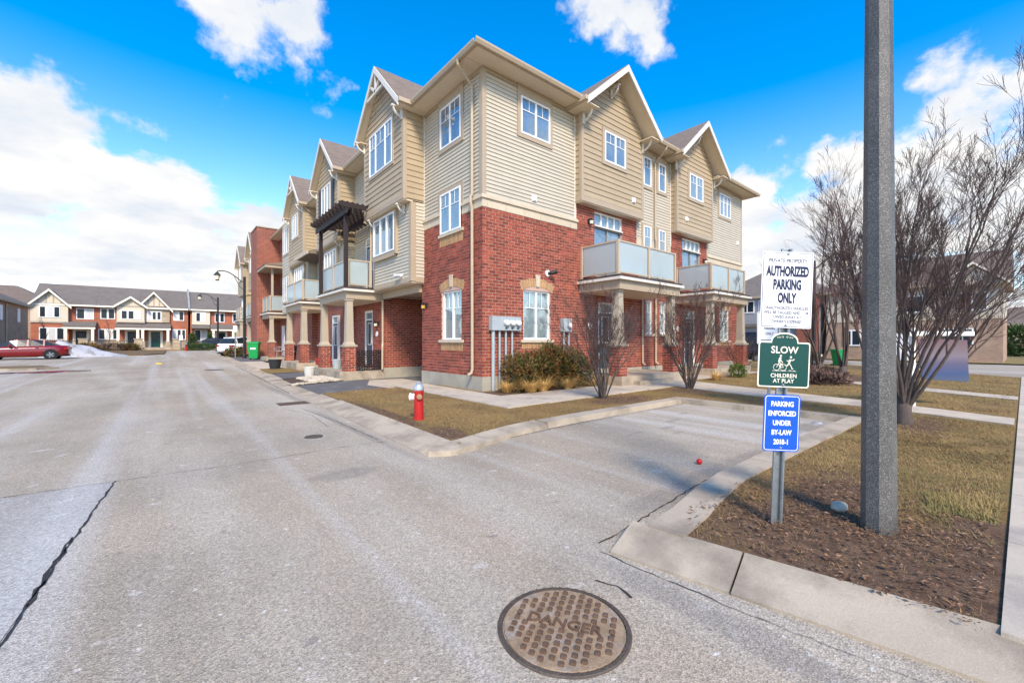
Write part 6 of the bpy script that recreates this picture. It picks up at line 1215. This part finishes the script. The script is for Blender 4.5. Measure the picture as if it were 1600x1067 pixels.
# iron fence with stone pillars
fe = thing('iron_fence', 'black iron picket fence with stone pillars before the far townhouses', 'fence', (-11, 58, .4)); fz = rise(58) + .14
for (xa, xb) in ((-18.8, -9.9), (-5.6, 3.0)):
    for z_ in (.12, 1.02): MB().box(xa, xb, 57.98, 58.02, fz + z_, fz + z_ + .05).build('rail', 'black_metal', fe)
    x = xa
    while x < xb: MB().box(x - .012, x + .012, 57.96, 57.979, fz + .02, fz + 1.2).build('picket', 'black_metal', fe); x += .15
for x in (-14.3, -9.6, -6.0, -18.9): o = MB().box(x - .38, x + .38, 57.65, 58.4, fz - .1, fz + 1.25).build('pillar', 'stone_far', fe); MB().box(x - .44, x + .44, 57.59, 58.46, fz + 1.25, fz + 1.37).build('pillar_cap', 'concrete', o)
MB().box(-9.2, -6.4, 57.6, 59.6, fz - .1, fz + .12).build('entry_step', 'concrete', fe); MB().box(-9.2, -6.4, 58.0, 59.6, fz + .12, fz + .28).build('entry_step', 'concrete', fe)

# ------------------------------------------------------------------ planting
MINR = [.003]
def branch_paths(rnd, p, d, length, rad, level, maxlev, out, up=.12, kids=(4, 6), spread=.55, wob=.16, ratio=.62, nseg=5):
    pts = [Vector(p)]; dirs = []; d = Vector(d).normalized()
    for i in range(nseg):
        d = (d + Vector((rnd.uniform(-wob, wob), rnd.uniform(-wob, wob), rnd.uniform(-wob, wob) * .6 + up))).normalized(); pts.append(pts[-1] + d * length / nseg); dirs.append(d.copy())
    out.append((level, pts, [max(rad * (1 - .72 * i / nseg), MINR[0]) for i in range(nseg + 1)]))
    if level >= maxlev: return
    for k in range(rnd.randint(*kids)):
        f = rnd.uniform(.28, .98); i = min(int(f * nseg), nseg - 1); q = pts[i].lerp(pts[i + 1], f * nseg - i)
        ax = dirs[i].orthogonal().normalized(); ax.rotate(Matrix.Rotation(rnd.uniform(0, 6.28), 3, dirs[i])); nd = (dirs[i] + ax * rnd.uniform(spread * .5, spread * 1.2)).normalized()
        branch_paths(rnd, q, nd, length * ratio * rnd.uniform(.6, 1.1) * (1.15 - .4 * f), rad * (1 - .72 * f) * .62, level + 1, maxlev, out, up, kids, spread, wob, ratio, max(3, nseg - 1))
def woody(name, label, cat, base, stems, length, rad, maxlev, seed, lean=.35, trunk=None, up=.1, kids=(4, 6), spread=.55, ratio=.62, group=None, tw='twig', wob=.16, bias=(0, 0)):
    rnd = random.Random(seed); out = []; t = thing(name, label, cat, base, group=group); o = Vector(base); tb = MB(); top = o.copy(); tr = rad
    if trunk:
        th, tr = trunk; pts = [o + Vector((0, 0, -.1)), o + Vector((0, 0, .04)), o + Vector((rnd.uniform(-.03, .03), rnd.uniform(-.03, .03), th * .5)), o + Vector((rnd.uniform(-.04, .04), rnd.uniform(-.04, .04), th))]; tb.tube(pts, [tr * 1.5, tr * 1.15, tr, tr * .95], 10); top = pts[-1]
    for k in range(stems):
        a = 2 * math.pi * k / stems + rnd.uniform(-.4, .4); l = lean * rnd.uniform(.35, 1.15) if k else lean * .12
        off = Vector((math.cos(a), math.sin(a), 0)) * tr * (.55 if trunk else rnd.uniform(.5, 2.5))
        branch_paths(rnd, top + off - Vector((0, 0, .12)), (math.cos(a) * l + bias[0], math.sin(a) * l + bias[1], 1), length * rnd.uniform(.75, 1.1), rad * rnd.uniform(.7, 1.1), 0, maxlev, out, up, kids, spread, wob, ratio, 7)
    for lv, pts, rd in out:
        if lv == 0: tb.tube(pts, rd, 7, cap=False)
    tb.build('trunk', 'bark', t, smooth=True, fix=False); cb = MB()
    for lv, pts, rd in out:
        if lv > 0: cb.tube(pts, rd, 4 if lv == 1 else 3, cap=False)
    cb.build('crown', tw, t, smooth=True, fix=False, kind='stuff'); return t
MINR[0] = .0022
woody('bare_tree', 'large bare multi-stemmed tree just right of the concrete pole', 'tree', (2.96, -8.78, .1), 15, 3.8, .030, 3, 11, .42, (.42, .105), .055, (8, 11), .55, .46, 'bare trees', wob=.16)
woody('bare_tree', 'tall slender bare tree left of the concrete pole', 'tree', (13.4, -5.6, .1), 7, 6.9, .05, 3, 12, .24, (.5, .13), .05, (5, 8), .6, .44, 'bare trees', 'twig_red')
woody('bare_tree', 'bare reddish tree by the side street behind the hedge bed', 'tree', (18.2, -3.6, .1), 8, 5.2, .05, 3, 13, .36, (.4, .13), .05, (5, 7), .6, .48, 'bare trees', 'twig_red')
woody('bare_tree', 'wide low bare tree behind the hanging estate panel', 'tree', (21.5, -8.1, .1), 11, 4.4, .05, 3, 14, .6, (.3, .16), .04, (6, 9), .6, .5, 'bare trees', 'twig_red')
woody('bare_tree', 'small bare tree near the cream-topped house', 'tree', (30, -3.2, .1), 6, 5.4, .08, 2, 15, .45, (.6, .13), .08, (8, 11), .6, .5, 'bare trees', 'twig_red')
MINR[0] = .003
woody('bare_shrub', 'tall bare shrub in front of the near balcony', 'shrub', (1.56, -3.2, .1), 22, 2.5, .020, 3, 21, .40, None, .04, (4, 6), .5, .5, 'bare shrubs by the walk', wob=.2)
woody('bare_shrub', 'tall bare shrub in front of the far balcony', 'shrub', (5.45, -3.5, .1), 26, 2.7, .020, 3, 22, .32, None, .05, (4, 6), .5, .5, 'bare shrubs by the walk', wob=.2)
woody('bare_shrub', 'low bare shrub beside the far porch pier', 'shrub', (14.4, -1.4, .1), 20, 1.5, .02, 2, 23, .6, None, .02, (4, 6), .5, .55, 'bare shrubs by the walk', 'hedge_twig')
woody('bare_sapling', 'thin bare sapling before the far half-timbered gable', 'tree', (-17.4, 59.2, .5), 1, 4.4, .06, 2, 31, .2, None, .1, (8, 10), .5, .4, 'bare saplings at the far row'); woody('bare_sapling', 'thin bare sapling before the middle far townhouse', 'tree', (-12.4, 59.4, .5), 1, 4.0, .06, 2, 32, .2, None, .1, (8, 10), .5, .4, 'bare saplings at the far row')
def leafy(name, label, cat, base, lobes, n, size, m, seed, group=None, flat=.5, stem=True):
    """evergreen mass: leaf sprays spread through the lobes' volume, denser to the outside"""
    rnd = random.Random(seed); t = thing(name, label, cat, base, group=group); b = MB(); tot = sum(l[3] * l[4] * l[5] for l in lobes)
    for (x, y, z, rx, ry, rz) in lobes:
        for _ in range(int(n * rx * ry * rz / tot)):
            v = Vector((rnd.gauss(0, 1), rnd.gauss(0, 1), rnd.gauss(0, 1))).normalized(); r = rnd.uniform(.15, 1.0) ** .4 * rnd.uniform(.82, 1.1); p = Vector((x + v.x * rx * r, y + v.y * ry * r, z + v.z * rz * r))
            if p.z < base[2] + .02: continue
            d = (v + Vector((rnd.uniform(-.8, .8), rnd.uniform(-.8, .8), rnd.uniform(-.1, 1.0)))).normalized(); s = d.orthogonal().normalized(); s.rotate(Matrix.Rotation(rnd.uniform(0, 6.28), 3, d)); L = size * rnd.uniform(.6, 1.5); w_ = L * rnd.uniform(.16, .3); k = p + d * L * .5 + s.cross(d) * L * .12
            b.add([p, k + s * w_, p + d * L, k - s * w_], [(0, 1, 2, 3)])
    b.build('foliage', m, t, fix=False, kind='stuff')
    if stem:
        sb = MB()
        for (x, y, z, rx, ry, rz) in lobes[:4]: sb.tube([(x, y, base[2] - .05), (x + .05, y, z), (x - .03, y + .02, z + rz * .6)], [.03, .02, .008], 5)
        sb.build('stems', 'bark', t, fix=False, kind='stuff')
    return t
rl = random.Random(2); lob = []
for i in range(15):
    x = .75 + 2.75 * i / 14; lob.append((x, -.68 + rl.uniform(-.16, .14), .62 + rl.uniform(-.1, .12) + .22 * math.exp(-((x - 2.4) / .8) ** 2), .34, .42, .52 + .16 * math.exp(-((x - 2.3) / .9) ** 2)))
leafy('yew_bush', 'broad bronze-green evergreen bush under the arched window', 'bush', (2.1, -.7, .1), lob, 15000, .085, 'yew_leaf', 41)
leafy('boxwood', 'small round green boxwood by the far porch step', 'bush', (11.0, -2.65, .1), [(11.0, -2.65, .36, .34, .34, .3)], 1600, .06, 'box_leaf', 42)
leafy('evergreen_bush', 'small olive bush at the driveway by the nearer street lamp', 'bush', (-2.6, 33.0, .2), [(-2.6, 33.0, .6, .75, .6, .45)], 900, .14, 'yew_leaf', 43)
for i, (x, h) in enumerate(((-4.1, 2.0), (-2.0, 2.2))): leafy('conifer_shrub', 'upright dark green conifer %s of the far boxy bay window' % ('left', 'right')[i], 'shrub', (x, 64.6, .5), [(x, 64.6, .5 + h * .35, .55, .5, h * .4), (x, 64.6, .5 + h * .75, .38, .36, h * .4)], 1300, .2, 'conifer_leaf', 44 + i, 'clipped conifers at the far row')
for i, (x, w_, m_, lb) in enumerate(((-11.6, 1.5, 'hedge_twig', 'dark reddish hedge before the middle far townhouse'), (-13.9, 1.1, 'yew_leaf', 'low olive hedge at the foot of the far fence'), (-10.3, .9, 'yew_leaf', 'small rounded hedge beside the far entry steps'), (-3.6, 1.6, 'conifer_leaf', 'low green hedge in front of the dark blue car'))):
    leafy('hedge', lb, 'hedge', (x, 57.0, .5), [(x, 57.0, .85, w_, .5, .5)], 1300, .16, m_, 50 + i, 'hedges along the far fence')
for i, (x, y, w_) in enumerate(((10.6, -5.6, 1.1), (12.4, -5.2, 1.2), (14.6, -4.6, 1.3))): leafy('hedge', ('brown leafless hedge nearest the walk, behind the green sign', 'brown leafless hedge in the middle of the mulch bed', 'brown leafless hedge farthest into the mulch bed')[i], 'hedge', (x, y, .1), [(x, y, .2, w_, .8, .2), (x + .6, y + .3, .2, w_ * .7, .7, .2)], 2200, .14, 'hedge_twig', 60 + i, 'brown hedges in the mulch bed', stem=False)
leafy('evergreen_bush', 'dark evergreen at the far right edge beyond the street', 'bush', (58, -9.8, .1), [(58, -9.8, 1.6, 1.6, 1.6, 1.6)], 1500, .35, 'conifer_leaf', 66)
def straw(label, x, y, n, h, seed, lean):
    rnd = random.Random(seed); t = thing('ornamental_grass', label, 'grass clump', (x, y, .1), group='straw grass clumps by the yew'); b = MB()
    for _ in range(n):
        a = rnd.uniform(0, 6.28); r = rnd.uniform(0, .13); L = h * rnd.uniform(.7, 1.5); o = rnd.uniform(.35, 1.15); dx, dy = math.cos(a) * (.3 + .55 * o) + lean[0], math.sin(a) * (.3 + .55 * o) + lean[1]; wd = .006; px, py = x + r * math.cos(a), y + r * math.sin(a); pts = []
        for k in range(5): f = k / 4; pts.append((px + dx * L * f ** 1.25, py + dy * L * f ** 1.25, max(.105, .1 + L * (1.05 * f - .8 * o * f * f))))
        nx, ny = -math.sin(a) * wd, math.cos(a) * wd
        for p, q, f in zip(pts, pts[1:], range(4)): g0, g1 = 1 - f / 4, 1 - (f + 1) / 4; b.add([(p[0] - nx * g0, p[1] - ny * g0, p[2]), (p[0] + nx * g0, p[1] + ny * g0, p[2]), (q[0] + nx * g1, q[1] + ny * g1, q[2]), (q[0] - nx * g1, q[1] - ny * g1, q[2])], [(0, 1, 2, 3)])
    b.build('blades', 'straw', t, fix=False, kind='stuff')
straw('straw-coloured grass clump at the foot of the meter conduit', .42, -.62, 320, .5, 71, (-.1, -.1)); straw('straw-coloured grass clump, brightest, in front of the yew', .85, -1.2, 420, .55, 72, (-.3, -.15)); straw('straw-coloured grass clump swept right below the arched window', 1.35, -1.15, 420, .6, 73, (.35, -.1)); straw('straw-coloured grass clump under the right half of the yew', 2.35, -1.2, 380, .5, 74, (.2, -.2)); straw('flattened straw grass clump between the yew and the bare shrub', 3.7, -1.25, 380, .5, 75, (.1, -.35))
straw('pale straw grass clump on the lawn beside the far walk', 8.9, -2.7, 300, .45, 76, (.3, -.2))
# lawn blades and fallen leaves
def inside(x, y, poly):
    c = False; j = len(poly) - 1
    for i in range(len(poly)):
        if (poly[i][1] > y) != (poly[j][1] > y) and x < (poly[j][0] - poly[i][0]) * (y - poly[i][1]) / (poly[j][1] - poly[i][1]) + poly[i][0]: c = not c
        j = i
    return c
def in_bed(x, y, k=1.0): return any(((x - a) / rx) ** 2 + ((y - b_) / ry) ** 2 < k for a, b_, rx, ry in BEDS)
def blades(name, m, areas, seed):
    rnd = random.Random(seed); b = MB()
    for poly, n, h in areas:
        x0, x1 = min(p[0] for p in poly), max(p[0] for p in poly); y0, y1 = min(p[1] for p in poly), max(p[1] for p in poly); k = 0; tries = 0
        while k < n and tries < n * 4:
            tries += 1; x, y = rnd.uniform(x0, x1), rnd.uniform(y0, y1)
            if not inside(x, y, poly) or (in_bed(x, y, rnd.uniform(.3, 1.5)) and rnd.random() > .12): continue
            if math.sin(x * 2.3 + 1.1 * math.sin(y * 1.7)) * math.sin(y * 2.9 + 1.3 * math.sin(x * 1.1)) + .5 * math.sin(x * 7.1 + y * 3) * math.sin(y * 6.3 - x * 2) > rnd.uniform(.15, 1.0): continue
            k += 1; a = rnd.uniform(0, 6.28) if rnd.random() < .5 else .8 + math.sin(x * 1.3) + rnd.gauss(0, .5); L = h * rnd.uniform(.5, 1.4); w_ = .0035 * (h / .05) * rnd.uniform(.7, 1.4); dx, dy = math.cos(a), math.sin(a); e_ = rnd.uniform(.3, 1.3)
            b.add([(x - dy * w_, y + dx * w_, .1), (x + dy * w_, y - dx * w_, .1), (x + dx * L * e_, y + dy * L * e_, .1 + L * rnd.uniform(.15, .75))], [(0, 1, 2)])
    return tag(b.build(name, m, fix=False), 'short dormant lawn grass' if m == 'dry_grass' else 'greener lawn grass beside the pole and walks', 'grass', kind='stuff')
PA = [(-3.75, 2.5), (-3.93, -4.8), (-2.8, -4.46), (-1.0, -4.3), (3.05, -4.3), (3.2, -4.3), (3.2, -8.2), (4.8, -8.2), (5.0, -5.2), (5.5, -3.0), (-1.45, -3.0), (-1.45, 2.9)]
PF = [(-4.15, -8.55), (-2.6, -8.28), (3.1, -8.28), (4.6, -8.3), (4.1, -10.03), (-3.9, -10.03)]
PB = [(6.2, -8.0), (7.6, -4.0), (8.2, -2.2), (13, -2.2), (18, -3), (21, -8), (19.5, -10), (5.3, -10.0)]
blades('dormant_grass', 'dry_grass', [(PA, 42000, .05), (PF, 26000, .045), (PB, 16000, .075)], 81)
blades('green_grass', 'green_grass', [([(-2.3, -10.02), (4, -10.02), (4.5, -8.35), (1.0, -8.3), (-1.2, -8.5), (-2.2, -9.4)], 13000, .05), ([(-2.7, -10.0), (-2.3, -9.62), (-1.6, -9.55), (-1.3, -10.02)], 2600, .075), (PB, 12000, .075)], 82)
def litter(areas, seed):
    rnd = random.Random(seed); b = MB()
    for (cx, cy, rx, ry, n, s) in areas:
        for _ in range(n):
            a, r = rnd.uniform(0, 6.28), math.sqrt(rnd.uniform(0, 1)); x, y = cx + rx * r * math.cos(a), cy + ry * r * math.sin(a)
            if (y > -8.28 and cy < -8) or y < -10.03 or x < -4.05 : continue
            L = s * rnd.choice((.35, .45, .55, .6, .8, 1.2)) * rnd.uniform(.8, 1.2); w_ = L * rnd.uniform(.3, .6); u = Vector((math.cos(a * 7), math.sin(a * 7), rnd.uniform(-.3, .3))); v_ = Vector((-math.sin(a * 7), math.cos(a * 7), rnd.uniform(-.3, .3))); c = Vector((x, y, .112 + rnd.uniform(.002, .03))); cu = rnd.uniform(-.35, .45) * L
            b.add([c - u * L, c - v_ * w_ + Vector((0, 0, cu * .5)), c + u * L, c + v_ * w_ + Vector((0, 0, cu * .5)), c + Vector((0, 0, -.002))], [(0, 1, 4), (1, 2, 4), (2, 3, 4), (3, 0, 4)])
    return tag(b.build('fallen_leaves', 'dead_leaf', fix=False), 'brown fallen leaves over the mulch under the signs', 'leaves', kind='stuff')
litter([(-3.1, -9.2, 1.4, 1.0, 4200, .018), (-2.3, -8.9, 1.3, .6, 900, .020), (-1.0, -9.2, 2.4, .9, 900, .016), (1.5, -9.2, 2.6, .8, 700, .016), (2.6, -8.9, 1.8, .8, 700, .025), (-3.6, -3.5, .6, 1.3, 300, .02), (1.7, -3.6, 1.3, .6, 300, .025), (-3.5, -9.9, 1.3, .5, 500, .02)], 83)
